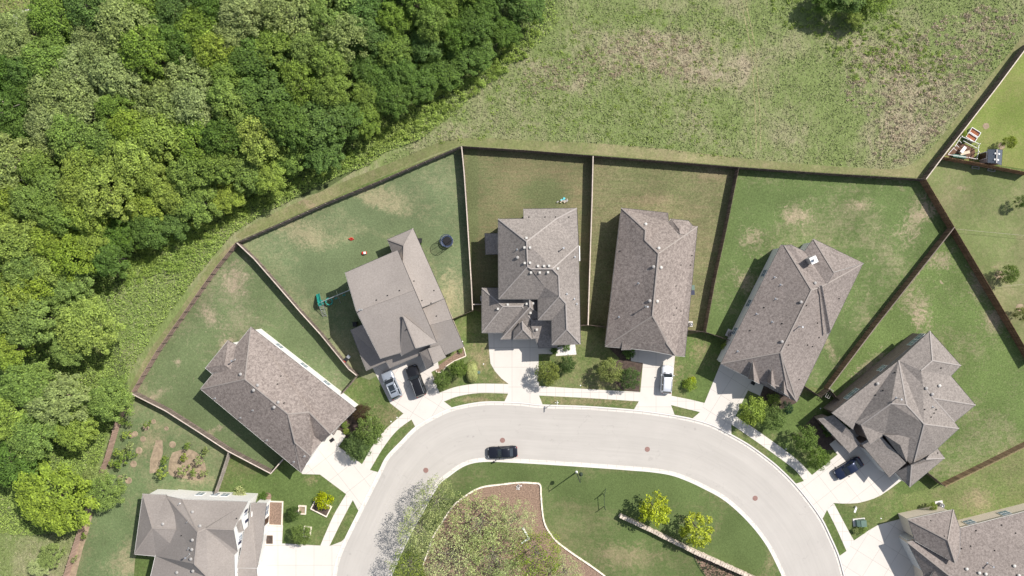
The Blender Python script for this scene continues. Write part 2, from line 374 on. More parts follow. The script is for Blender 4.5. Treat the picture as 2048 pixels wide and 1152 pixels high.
o = bpy.data.objects.new('road', me); C.objects.link(o); tag(o, 'wide pale worn residential street bending round the grassy island', 'road', None, 'structure')
def ribbon(name, line, d0, d1, z0, z1, mat, label, cat):
    a, b = offs(line, d0), offs(line, d1); mb = MB(); n = len(line)
    A = [P(*p) for p in a]; B = [P(*p) for p in b]
    vs = [(p.x,p.y,z1) for p in A] + [(p.x,p.y,z1) for p in B] + [(p.x,p.y,z0) for p in A] + [(p.x,p.y,z0) for p in B]
    fs = []
    for i in range(n-1):
        fs += [(i,i+1,n+i+1,n+i),(2*n+i,i,i+1,2*n+i+1)[::-1],(n+i,3*n+i,3*n+i+1,n+i+1)]
    mb.add(vs, fs); o = mb.obj(name, mat); return tag(o, label, cat, None, 'structure')
ribbon('kerb', OCs, 1.2, -1.6, -.12, .022, M['kerb'], 'pale concrete kerb along the house side of the street', 'kerb')
ribbon('kerb', ICs, -1.4, 1.4, -.12, .022, M['kerb'], 'pale concrete kerb round the grassy island inside the bend', 'kerb')
ribbon('gutter', OCs, -1.6, -6.8, -.14, -.116, M['walk'], 'pale concrete gutter strip below the kerb on the house side', 'gutter')
ribbon('gutter', ICs, 1.4, 6.8, -.14, -.116, M['walk'], 'pale concrete gutter strip below the kerb of the island', 'gutter')

def kseg(p, q):                                            # run of the outer kerb between two photo points
    i = min(range(len(OCs)), key=lambda k: math.dist(OCs[k], p)); j = min(range(len(OCs)), key=lambda k: math.dist(OCs[k], q))
    s = OCs[min(i,j):max(i,j)+1]; s = offs(s, 1.4); return s if i < j else s[::-1]

# field, woodland floor, mown margin
FIELD = [(-24000,-24000),(26000,-24000),(26000,-16000),(2060,82),(1850,357),(1480,333),(1187,310),(921,291),(720,372),(472,484),(402,575),(312,702),(262,786),(230,843),(207,920),(175,1005),(150,1075),(127,1150),(60,1400),(-60,2500),(-24000,2500)]
def field_mat(name, geo=False):
    t = NT(name, .95); t.b.inputs['Specular IOR Level'].default_value = .1
    n1 = t.noise(.055, 5, .6, None, .5); n2 = t.noise(.42, 6, .76, t.mapping((1,.6,1), R_(35)), 1.4); n3 = t.noise(2.2, 4, .8, t.mapping((1,.55,1), R_(-50)), .6); n4 = t.noise(7, 3, .8)
    d = t.math('ADD', t.rng(n1, .36, .66, -.25, .50), t.rng(n2, .36, .68, -.20, .42))
    for q, w in (((1330,110,260,70,R_(8)),.55),((1120,150,120,35,R_(20)),.5),((1830,200,190,90,R_(35)),.45),((1950,60,70,60),.5),((1790,270,110,60),.4),((890,270,70,50),.35),((1480,60,25,260,R_(-5)),.15),((1420,160,60,30),.4)):
        d = t.math('ADD', d, t.math('MULTIPLY', t.blob(*q), t.math('MULTIPLY', t.rng(n2, .3, .62, .3, 1), w)))
    for q, w in (((1700,10,130,70),.5),((1080,10,60,110),.5),((1640,130,60,60),.2),((1480,230,90,60),.35),((1300,45,160,30),.3),((300,640,120,80),.45),((150,900,200,250),.5),((1600,20,60,50),.3)):
        d = t.math('SUBTRACT', d, t.math('MULTIPLY', t.blob(*q), w))
    cl = t.rng(d, 0, 1)
    base = t.mix(cl, (.162,.205,.074), (.30,.262,.18))
    if geo:
        g = t.N("ShaderNodeNewGeometry"); r = g.outputs['Random Per Island']
        base = t.mix(t.rng(r, .55, 1, 0, .5), base, (.32,.285,.20)); k = t.rng(r, 0, 1, .88, 1.3)
    else:
        k = t.math('MULTIPLY', t.rng(n3, .25, .75, .62, 1.35), t.rng(n4, .3, .7, .82, 1.18))
    cc = t.N("ShaderNodeCombineColor"); [t.L(k, cc.inputs[i]) for i in range(3)]
    if not geo: t.bump(n3, .8, .15)
    return t.col(t.mix(1.0, base, cc.outputs[0], 'MULTIPLY'))
M['field_rut'] = mat_plain('meadow_wheel_rut', (.25,.235,.12), .95, var=.3, scale=1.5); M['field'] = field_mat('rough_meadow'); M['field_tuft'] = field_mat('meadow_tufts', True)
sheet('field', FIELD, 0.004, M['field'], 'rough unmown meadow of green and dry tan grass behind the back fences', 'field')
WOOD = [(-3000,-3000),(1120,-3000),(1115,0),(1070,80),(1010,125),(920,190),(850,235),(790,280),(720,335),(640,385),(560,405),(505,425),(440,450),(380,480),(300,510),(245,570),(215,620),(235,680),(250,730),(258,790),(215,850),(195,930),(160,1000),(130,1050),(90,1080),(20,1060),(-60,1060),(-3000,1060)]
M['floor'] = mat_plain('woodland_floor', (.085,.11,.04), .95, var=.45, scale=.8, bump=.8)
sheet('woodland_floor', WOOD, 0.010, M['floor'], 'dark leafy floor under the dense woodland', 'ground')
sheet('clearing', [(-3000,-3000),(86,-3000),(86,8),(60,16),(30,22),(0,26),(-3000,400)], .018, mat_lawn('clearing_grass', (.16,.18,.06), (.25,.22,.12), .4, .09, seed=20), 'small grassy clearing in the upper left corner', 'grass')
sheet('dirt_path', [(110,0),(100,12),(82,17),(70,25),(50,28),(36,34),(36,48),(48,56),(38,60),(24,44),(26,30),(46,20),(66,17),(80,8),(96,3),(98,-60),(114,-60)], .022, M['gravel'], 'pale dirt path at the edge of the upper left clearing', 'path')
M['margin'] = mat_lawn('mown_margin_grass', (.155,.175,.072), (.27,.225,.14), .45, .09, seed=4, fine=.8, dryp=[(640,420,120,14,R_(25)),(480,500,60,30)])
top = [(480,478),(560,443),(650,405),(720,372),(800,338),(870,308),(921,290),(1000,295),(1100,303),(1187,309),(1330,321),(1480,332),(1650,345),(1850,356),(1884,313),(1936,249),(2000,166),(2060,84),(2160,-60)]
upper = [(2128,-60),(2048,68),(2000,128),(1960,178),(1900,252),(1860,300),(1820,330),(1780,338),(1660,332),(1500,318),(1330,298),(1200,287),(1080,282),(1000,277),(930,276),(880,284),(800,318),(700,358),(600,402),(520,440),(470,472)]
sheet('mown_margin', top+smooth_line(upper, 3), 0.016, M['margin'], 'pale mown grass margin running outside the back fences', 'grass strip')
west = smooth_line([(472,486),(450,500),(420,528),(390,575),(345,640),(300,700),(262,770),(258,784)], 3)
sheet('mown_margin', west+[(262,790),(312,705),(402,578),(440,528)], 0.013, M['margin'], 'narrow worn grass margin outside the western back fence', 'grass strip')
rut = mat_plain('field_track', (.22,.20,.105), .95, var=.35, scale=1.2, bump=.5)

for k, (d0, lb) in enumerate(((0,'left'),(9,'right'))):
    ln = smooth_line([(1478+d0,-40),(1486+d0,20),(1500+d0,90),(1508+d0,180),(1512+d0,260),(1512+d0,300)], 5); sheet('vehicle_track', offs(ln, 1.1)+offs(ln, -1.1)[::-1], .007, M['field_rut'], 'faint worn wheel track crossing the meadow, '+lb+' rut', 'track')
# back lawns
L = lambda *a, **k: mat_lawn(*a, **k)
sheet('lawn', [(264,789),(312,705),(402,578),(440,528),(471,488),(557,574),(640,668),(697,738),(713,751),(681,790),(640,860),(562,922),(541,948),(455,902),(331,823)], .020,
      L('lawn_west', (.116,.150,.070), (.29,.24,.17), .20, .08, seed=2, stripe=R_(-40), dryp=[(420,630,50,30,R_(40)),(470,560,45,60),(455,690,30,30),(355,725,14,14),(300,800,60,12,R_(-30)),(415,870,80,14,R_(-30))], fine=.7),
      'green back lawn with tan worn patches behind the westernmost house', 'lawn')
sheet('lawn', [(472,487),(600,432),(760,362),(921,294),(928,345),(935,460),(942,560),(945,619),(902,640),(840,700),(740,760),(713,751),(640,668),(557,574)], .024,
      L('lawn_northwest', (.125,.160,.080), (.27,.25,.15), .44, .07, seed=3, stripe=R_(-22), dryp=[(760,400,150,50,R_(22)),(610,470,120,45,R_(20)),(900,580,50,90,R_(12))],
        greenp=[(790,450,120,30,R_(22)),(706,405,22,14),(680,540,90,60),(740,500,60,40)], fine=.7),
      'wide pale green back lawn with a dry sandy band and a trampoline', 'lawn')
sheet('lawn', [(921,294),(1050,301),(1186,312),(1184,400),(1180,520),(1176,650),(1060,660),(945,619),(942,560),(935,460),(928,345)], .020,
      L('lawn_olive', (.112,.128,.058), (.172,.148,.082), .62, .09, stripe=R_(0), seed=5, greenp=[(1090,390,60,45),(945,400,14,200)], fine=.9),
      'olive brown back lawn with faint mowing lines behind the central house', 'lawn')
sheet('lawn', [(1186,312),(1330,323),(1479,335),(1453,460),(1430,570),(1412,664),(1300,680),(1176,650),(1180,520),(1184,400)], .024,
      L('lawn_dry', (.125,.137,.062), (.20,.17,.10), .60, .08, seed=6, stripe=R_(4), dryp=[(1420,350,80,25),(1310,400,90,20)]),
      'dry brownish back lawn behind the tall brown roofed house', 'lawn')
sheet('lawn', [(1479,335),(1650,347),(1850,358),(1908,455),(1800,592),(1657,778),(1608,772),(1412,664),(1430,570),(1453,460)], .020,
      L('lawn_vivid', (.100,.140,.050), (.30,.25,.17), .17, .08, seed=7, stripe=R_(-62), dryp=[(1590,430,60,35,R_(10)),(1720,410,40,25),(1830,440,45,90,R_(30)),(1490,560,30,50,R_(-30)),(1500,480,50,50),(1860,420,30,40),(1660,700,20,90,R_(-28))], fine=.8),
      'vivid green back lawn with tan dead patches behind the house with a chimney', 'lawn')
sheet('lawn', [(1908,455),(1985,590),(2060,720),(2140,860),(2048,896),(1893,972),(1855,946),(1740,870),(1681,803),(1657,778),(1800,592)], .024,
      L('lawn_patchy', (.108,.152,.05), (.29,.24,.165), .27, .08, seed=8, stripe=R_(-50), dryp=[(1880,520,50,40),(1830,610,60,50,R_(40)),(1960,560,40,60),(1840,640,40,30),(1990,640,40,40),(1740,730,70,20,R_(-40))]),
      'patchy green back lawn behind the easternmost two storey house', 'lawn')
sheet('lawn', [(1850,358),(1884,315),(2200,372),(2300,1200),(2060,720),(1985,590),(1908,455)], .028,
      L('lawn_east', (.14,.17,.066), (.25,.215,.13), .42, .08, seed=9, fine=.6, dryp=[(1920,375,20,10),(1995,535,16,14)]),
      'olive green lawn east of the long brown fence', 'lawn')
sheet('lawn', [(1884,314),(1936,250),(2000,168),(2060,84),(2400,-300),(2600,420)], .020,
      L('lawn_northeast', (.155,.20,.052), (.24,.22,.10), .38, .08, seed=10, fine=.6),
      'bright yellow green lawn around the small shed', 'lawn')
sheet('lawn', [(1893,972),(2048,896),(2300,800),(2400,1400),(2100,1250),(1900,1100),(1820,1035),(1800,990)], .020,
      L('lawn_southeast', (.125,.158,.055), (.22,.19,.11), .38, .07, seed=11, stripe=R_(-15), dryp=[(1960,1000,60,50)]),
      'olive green side lawn beside the southeastern house', 'lawn')
sheet('lawn', [(262,792),(331,824),(455,903),(438,950),(424,997),(300,1010),(270,1120),(250,1400),(90,1400),(128,1150),(176,1005),(208,920),(231,844)], .024,
      L('lawn_garden', (.115,.155,.07), (.25,.225,.135), .30, .09, seed=12, dryp=[(250,1130,60,60),(300,880,40,60),(400,960,60,20)], fine=.7),
      'green garden lawn dotted with young trees beside the southwestern house', 'lawn')
sheet('lawn', ICs[2:-2][::1] + [(1560,1180),(1400,1210),(1100,1230),(900,1230),(785,1180)], .004,
      L('lawn_island', (.090,.124,.044), (.20,.175,.10), .32, .07, seed=13, stripe=R_(-30), fine=.65, greenp=[(1250,980,160,40),(1490,1080,60,80)], dryp=[(1250,1110,130,45),(1540,1120,20,60)]),
      'mown grass island enclosed by the bend of the street', 'lawn')

# planting beds
BED_I = [(852,1160),(846,1130),(857,1100),(868,1070),(884,1045),(905,1013),(930,992),(961,975),(1000,969),(1038,965),(1065,966),(1080,969),(1082,990),(1084,1015),(1088,1042),(1097,1062),(1115,1084),(1150,1110),(1180,1130),(1210,1152),(1235,1175),(1100,1240),(880,1240)]
sheet('mulch_bed', smooth_line(BED_I[:20], 3)+BED_I[20:], .018, M['mulch'], 'large brown mulch bed with pale stone edging under the sparse trees', 'planting bed')
BED_W = [(1385,1102),(1395,1125),(1412,1152),(1430,1200),(1560,1200),(1530,1158),(1500,1148),(1440,1125)]
sheet('mulch_bed', BED_W, .018, M['mulch'], 'brown bed of grassy plants below the stone wall', 'planting bed')
sheet('mulch_bed', [(868,737),(900,715),(927,694),(932,712),(908,722),(893,732),(884,743),(873,745)], .012, M['mulch'], 'brown front bed with white edging at the taupe roofed house', 'planting bed')
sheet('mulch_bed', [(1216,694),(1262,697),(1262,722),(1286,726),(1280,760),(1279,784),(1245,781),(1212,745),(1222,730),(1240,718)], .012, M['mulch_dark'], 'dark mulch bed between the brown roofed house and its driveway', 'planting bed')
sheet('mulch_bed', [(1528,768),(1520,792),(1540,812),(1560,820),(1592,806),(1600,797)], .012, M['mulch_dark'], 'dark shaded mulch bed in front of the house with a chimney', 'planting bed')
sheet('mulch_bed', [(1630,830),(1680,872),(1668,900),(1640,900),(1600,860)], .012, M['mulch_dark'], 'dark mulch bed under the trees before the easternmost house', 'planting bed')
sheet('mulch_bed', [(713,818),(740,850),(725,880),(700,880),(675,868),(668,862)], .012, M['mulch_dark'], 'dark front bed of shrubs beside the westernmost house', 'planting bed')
sheet('gravel_bed', [(1112,712),(1113,695),(1150,687),(1153,709),(1126,711)], .012, M['gravel'], 'white gravel bed at the front corner of the central house', 'planting bed')
sheet('soil_bed', [(312,880),(325,881),(326,905),(315,945),(299,947),(300,920)], .030, M['soil'], 'long narrow bare soil strip in the garden lawn', 'planting bed')
sheet('soil_bed', smooth_line([(345,905),(375,898),(400,910),(412,935),(405,960),(370,957),(340,950),(338,925),(345,905)], 3)[:-1], .034, M['soil'], 'broad bare soil patch in the garden lawn', 'planting bed')
sheet('soil_bed', [(186,1025),(178,1060),(165,1100),(150,1160),(135,1200),(120,1200),(130,1150),(150,1085),(172,1030)], .036, M['soil'], 'reddish soil strip along the foot of the western fence', 'planting bed')
for i, (x, y, r, lb) in enumerate(((1972,252,6.5,'bare round soil ring in the bright northeastern lawn'),(2003,292,7,'bare soil ring by the small tree north of the fence'),(2040,615,8,'round bare soil ring at the eastern edge'),
      (1998,550,9,'tan bare patch beside the small tree east of the fence'),(203,696,14,'bare reddish earth patch at the edge of the woodland'))):
    sheet('soil_ring', [(x+r*math.cos(a*.5)*(1+.12*math.sin(a*2.3)), y+r*math.sin(a*.5)*(1+.1*math.cos(a*1.7))) for a in range(12)], .034, M['soil'], lb, 'bare soil')

# paving
W_, D_ = M['walk'], M['drive']; T = .05
def walk(lawn, road, label): sheet('sidewalk', smooth_line(lawn, 4)+smooth_line(road, 4)[::-1], .03, W_, label, 'sidewalk', thick=T)
walk([(640.6,1091),(667,1031),(692.5,988)], [(659,1092),(683,1043),(705.6,1000)], 'sidewalk between the two southwestern driveways')
walk([(724,928.6),(749,886),(776,854),(807,827)], [(740,940),(765,898),(793,862),(823,839)], 'sidewalk curving north from the westernmost driveway')
walk([(879,785.5),(907,775),(938,769),(965,767),(1016.6,768)], [(888,803),(916.6,792.5),(959,786),(1016,787)], 'sidewalk leading to the widest driveway')
walk([(1078,772),(1171,778),(1280.6,784)], [(1078,791),(1176,796),(1277.5,802.7)], 'long straight sidewalk in front of the central houses')
walk([(1343,791.6),(1380,799),(1409,806)], [(1342,810),(1370,817),(1400,824)], 'short sidewalk piece right of the white car')
walk([(1471,832),(1510,858),(1555.6,890),(1596,921),(1624,950)], [(1462.6,848.6),(1507,879),(1563,919),(1591,941),(1608,962)], 'tree shaded sidewalk between the two eastern driveways')
walk([(1668,1007),(1697.5,1062.5),(1708,1081)], [(1654,1019.5),(1672.5,1056),(1693,1102)], 'sidewalk beside the green utility box')
def drive(px, label, m=D_, z=.034): sheet('driveway', px, z, m, label, 'driveway', thick=T)
drive([(500,1085),(565,1087),(640,1091),(659,1092),(683,1083)]+kseg((690,1078),(662,1260))+[(500,1260),(515,1152)], 'broad sunlit driveway of the southwestern house')
drive([(527,1020),(537,1004),(536,1049),(566,1050),(564,1088),(520,1086)], 'pale front path beside the white two storey house', W_, .042)
drive([(604,948),(640,949),(692,988),(705.6,1000)]+kseg((718,1022),(757,945))+[(740,940),(724,928.6),(677,893),(692,872),(680,861),(660,858),(600,935)], 'white sunlit driveway of the westernmost house', M['drive_rot'])
drive([(745,735),(780.6,806.6),(807,827),(823,839)]+kseg((831,854),(904,816))+[(888,803),(879,786),(862.6,744),(878,736),(872,705),(800,690)], 'driveway with the silver car and the black suv', M['drive_rot2'])
drive([(976,660),(978,700),(981,727),(990,742.5),(1002.5,756.6),(1016.6,767.5),(1016,788)]+kseg((1009,804),(1085,810))+[(1078,791),(1078,772),(1077,708),(1106,708),(1106,690),(1077,660)], 'empty wide driveway of the central house')
drive([(1262,690),(1262,722),(1286,726),(1280.6,784),(1277.5,802.7)]+kseg((1268,820),(1349,831))+[(1342,810),(1343,791.6),(1351,700)], 'driveway with the white car')
drive([(1441,728),(1409,806),(1400,824)]+kseg((1385,838),(1462,869))+[(1462.6,848.6),(1471,832),(1496,780.6),(1520,791.6),(1529,766),(1500,745)], 'half shaded empty driveway of the house with a chimney', M['drive_rot2'])
drive([(1608,962),(1624,950),(1675,909),(1659,888.5),(1671,879),(1705,855),(1830,940),(1800.6,962.5),(1780,978),(1761.6,990.6),(1748,997),(1732,1002),(1716,1006),(1700.6,1007),(1684,1007),(1668,1006),(1654,1019.5)]+kseg((1644,1038),(1589,966))+[(1593,967)], 'driveway with the dark blue car', M['drive_rot'])
drive([(1840,1030),(1800,1038),(1756,1050),(1737,1061),(1708,1081),(1693,1102)]+kseg((1678,1112),(1712,1260))+[(1960,1260),(1900,1100)], 'shaded driveway of the southeastern house', M['drive_rot2'])

# edging strips
def strip(name, px, w, z0, h, mat, label, cat, kind=None, jitter=0.0):
    mb = MB(); rng = random.Random(len(px)); pts = [P(*p) for p in px]
    for a, b in zip(pts[:-1], pts[1:]):
        n = max(1, int((b-a).length/.55))
        for k in range(n):
            p, q = a.lerp(b, k/n), a.lerp(b, (k+1)/n); c = (p+q)/2; hh = h*(1+rng.uniform(-jitter, jitter)); d = q-p
            mb.box((c.x, c.y, z0+hh/2), (d.length*.97, w*(1+rng.uniform(-jitter,jitter)), hh), math.atan2(d.y, d.x))
    o = mb.obj(name, mat); return tag(o, label, cat, None, kind)
strip('stone_edging', smooth_line(BED_I[1:20], 5), .24, 0, .2, M['edging'], 'pale stone edging curving round the island mulch bed', 'edging', jitter=.15)
strip('stone_edging', [(927,693),(932,712),(908,722),(893,732),(884,744),(874,745),(872,741)], .14, 0, .14, M['edging'], 'white edging of the front bed at the taupe roofed house', 'edging', jitter=.1)
strip('metal_edging', smooth_line([(1385,1102),(1389,1118),(1400,1138),(1413,1156)], 4), .06, 0, .08, M['dark_metal'], 'thin dark edging of the bed below the stone wall', 'edging')

# ---- leafy and grassy ground cover (uncountable)
def quads(name, cen, nrm, size, mat, asp=.55, seed=0, rngx=None):
    n = len(cen); rg = np.random.default_rng(seed)
    nrm = nrm/np.maximum(1e-6, np.linalg.norm(nrm, axis=1, keepdims=True))
    r = rg.normal(size=(n,3)); t = np.cross(nrm, r); t /= np.maximum(1e-6, np.linalg.norm(t, axis=1, keepdims=True)); b = np.cross(nrm, t)
    s = (size*rg.uniform(.65, 1.35, n))[:,None] if np.isscalar(size) else size[:,None]
    fold = nrm*s*.18
    v = np.stack([cen-t*s*.5, cen+b*s*asp*.5-fold, cen+t*s*.5, cen-b*s*asp*.5-fold], 1).reshape(-1,3).astype(np.float32)
    me = bpy.data.meshes.new(name); me.vertices.add(4*n); me.vertices.foreach_set('co', v.ravel())
    me.loops.add(4*n); me.loops.foreach_set('vertex_index', np.arange(4*n, dtype=np.int32))
    me.polygons.add(n); me.polygons.foreach_set('loop_start', np.arange(0,4*n,4,dtype=np.int32)); me.polygons.foreach_set('loop_total', np.full(n,4,dtype=np.int32))
    me.update(calc_edges=True); me.materials.append(mat); return me
def scatter(poly, n, seed, dens=None):
    rg = np.random.default_rng(seed); xs = [p[0] for p in poly]; ys = [p[1] for p in poly]; out = []
    x0, x1, y0, y1 = max(min(xs),-70), min(max(xs),2118), max(min(ys),-70), min(max(ys),1222)
    while len(out) < n:
        for x, y in zip(rg.uniform(x0,x1,4000), rg.uniform(y0,y1,4000)):
            if inpoly(x, y, poly) and (dens is None or rg.random() < dens(x, y)): out.append((x, y))
            if len(out) >= n: break
    a = np.array(out); return np.stack([(a[:,0]-1024)/12, -(a[:,1]-576)/12, np.zeros(n)], 1), a
def dens(x, y):
    return .4 if (x > 560 and y < 230) or (x < 160 and y < 560) or (x<400 and y<400) else (.45 if (230 < x < 360 and 540 < y < 760) else 1.0)
FIELDV = [(1085,-60),(2128,-60),(2048,68),(1960,178),(1900,252),(1860,300),(1820,330),(1780,338),(1500,318),(1200,287),(1000,277),(930,276),(880,284),(800,318),(760,330),(850,250),(1010,135),(1075,80)]
rg = np.random.default_rng(5)
c, a = scatter(FIELDV, 50000, 5)
lump = .5+.5*np.sin(a[:,0]*.031+np.sin(a[:,1]*.05)*2)*np.sin(a[:,1]*.043+np.cos(a[:,0]*.037)*2)
c[:,2] = rg.uniform(.02,.07,len(c)) + lump*rg.uniform(0,.22,len(c)); nr = rg.normal(size=(len(c),3))*.8; nr[:,2] = np.abs(nr[:,2])*.6+.75
o = bpy.data.objects.new('meadow_grass', quads('meadow_grass', c, nr, .34, M['field_tuft'], .34, 6)); C.objects.link(o)
tag(o, 'rough tufts of green and straw coloured grass all over the meadow', 'grass', None, 'stuff')
def tussocks(poly, n, per, seed, hgt, mat, name, lb):
    cc, _ = scatter(poly, n, seed); g_ = np.random.default_rng(seed+1); rad = g_.uniform(.25,.75,n)
    c = np.repeat(cc, per, 0); r = np.repeat(rad, per); th = g_.uniform(0,6.283,len(c)); q = np.sqrt(g_.uniform(0,1,len(c)))
    c[:,0] += np.cos(th)*q*r; c[:,1] += np.sin(th)*q*r*.7; c[:,2] = .03+g_.uniform(.2,1,len(c))*hgt*(1-.7*q*q)*(r/.6)
    nn = np.stack([np.cos(th)*q*.8, np.sin(th)*q*.8, np.full(len(c), .7)], 1)+g_.normal(size=(len(c),3))*.45
    o = bpy.data.objects.new(name, quads(name, c, nn, .30, mat, .28, seed)); C.objects.link(o); tag(o, lb, 'grass', None, 'stuff')
STRAW = mat_leaf('straw_blades', (.52,.44,.33), (1.2,1.18,1.15), .7, .3)
tussocks([(1700,120),(1830,60),(1950,10),(2040,20),(2040,60),(1950,180),(1890,250),(1850,300),(1800,325),(1740,320),(1760,250),(1690,200)], 520, 26, 21, .4, STRAW, 'dry_tussocks', 'dry straw coloured tussocks in the upper right of the meadow')
tussocks([(1040,150),(1150,110),(1290,60),(1420,80),(1430,180),(1300,140),(1180,170),(1060,190)], 260, 20, 22, .22, STRAW, 'dry_tussocks', 'dry straw coloured tussocks in the upper middle of the meadow')
tussocks([(1540,40),(1640,80),(1700,160),(1800,180),(1880,200),(1900,110),(1800,40),(1780,-20),(1540,-20)], 330, 30, 23, .5, M['leaf_cover'], 'green_tussocks', 'green weedy tussocks around the dark tree clump of the meadow')
tussocks([(1110,60),(1200,20),(1400,0),(1480,30),(1480,320),(1250,290),(1000,270),(870,300),(880,250),(1000,150)], 420, 18, 24, .25, M['leaf_cover'], 'green_tussocks', 'scattered green weeds in the western half of the meadow')
COVER = [(1100,-40),(1118,40),(1085,85),(1020,130),(950,190),(900,235),(840,280),(770,305),(740,330),(680,352),(600,392),(520,432),(470,465),(430,510),(385,565),(330,640),(275,720),(250,770),(240,800),(262,790),(230,835),(207,905),(180,985),(150,1060),(60,1070),(-60,1060),(-60,-60)]
c, a = scatter(COVER, 190000, 9, dens)
lump = np.clip(.5+.5*np.sin(a[:,0]*.09+np.sin(a[:,1]*.13)*2)*np.sin(a[:,1]*.11+np.cos(a[:,0]*.08)*2), 0, 1)
c[:,2] = rg.uniform(.02,.25,len(c)) + lump*rg.uniform(.0,.9,len(c)); nr = rg.normal(size=(len(c),3))*.6; nr[:,2] = np.abs(nr[:,2])+1.0
o = bpy.data.objects.new('undergrowth', quads('undergrowth', c, nr, .25, M['leaf_cover'], .6, 8)); C.objects.link(o)
tag(o, 'bright green brambles and undergrowth between the woodland and the fences', 'undergrowth', None, 'stuff')
tussocks([(1090,30),(1060,110),(950,190),(850,260),(770,300),(700,335),(600,382),(520,420),(460,450),(420,490),(360,540),(300,560),(250,580),(250,520),(330,470),(440,420),(560,375),(680,320),(800,230),(950,130)], 520, 60, 33, 1.5, M['leaf_cover'], 'brambles', 'bushy bright green brambles along the foot of the woodland')
c, a = scatter(COVER, 26000, 19); c[:,2] = rg.uniform(.02,.45,len(c)); nr = rg.normal(size=(len(c),3))*.6; nr[:,2] = np.abs(nr[:,2])+.9
o = bpy.data.objects.new('tall_grass', quads('tall_grass', c, nr, .42, M['field_tuft'], .26, 18)); C.objects.link(o)
tag(o, 'pale tall grass growing through the brambles beside the woodland', 'grass', None, 'stuff')
c, a = scatter(BED_W, 1500, 12); c[:,2] = rg.uniform(.05,.4,len(c)); nr = rg.normal(size=(len(c),3)); 
o = bpy.data.objects.new('bed_grasses', quads('bed_grasses', c, nr, .42, M['leaf_blue'], .25, 3)); C.objects.link(o)
tag(o, 'low grassy plants in the bed below the stone wall', 'ground cover', None, 'stuff')
c, a = scatter([(-60,1050),(120,1060),(160,1075),(128,1150),(100,1222),(-60,1222)], 7000, 14); c[:,2] = rg.uniform(.02,.25,len(c)); nr = rg.normal(size=(len(c),3)); nr[:,2] = np.abs(nr[:,2])
o = bpy.data.objects.new('meadow_grass', quads('meadow_grass', c, nr, .3, M['field_tuft'], .3, 3)); C.objects.link(o)
tag(o, 'pale rough grass in the lower left corner outside the fence', 'grass', None, 'stuff')
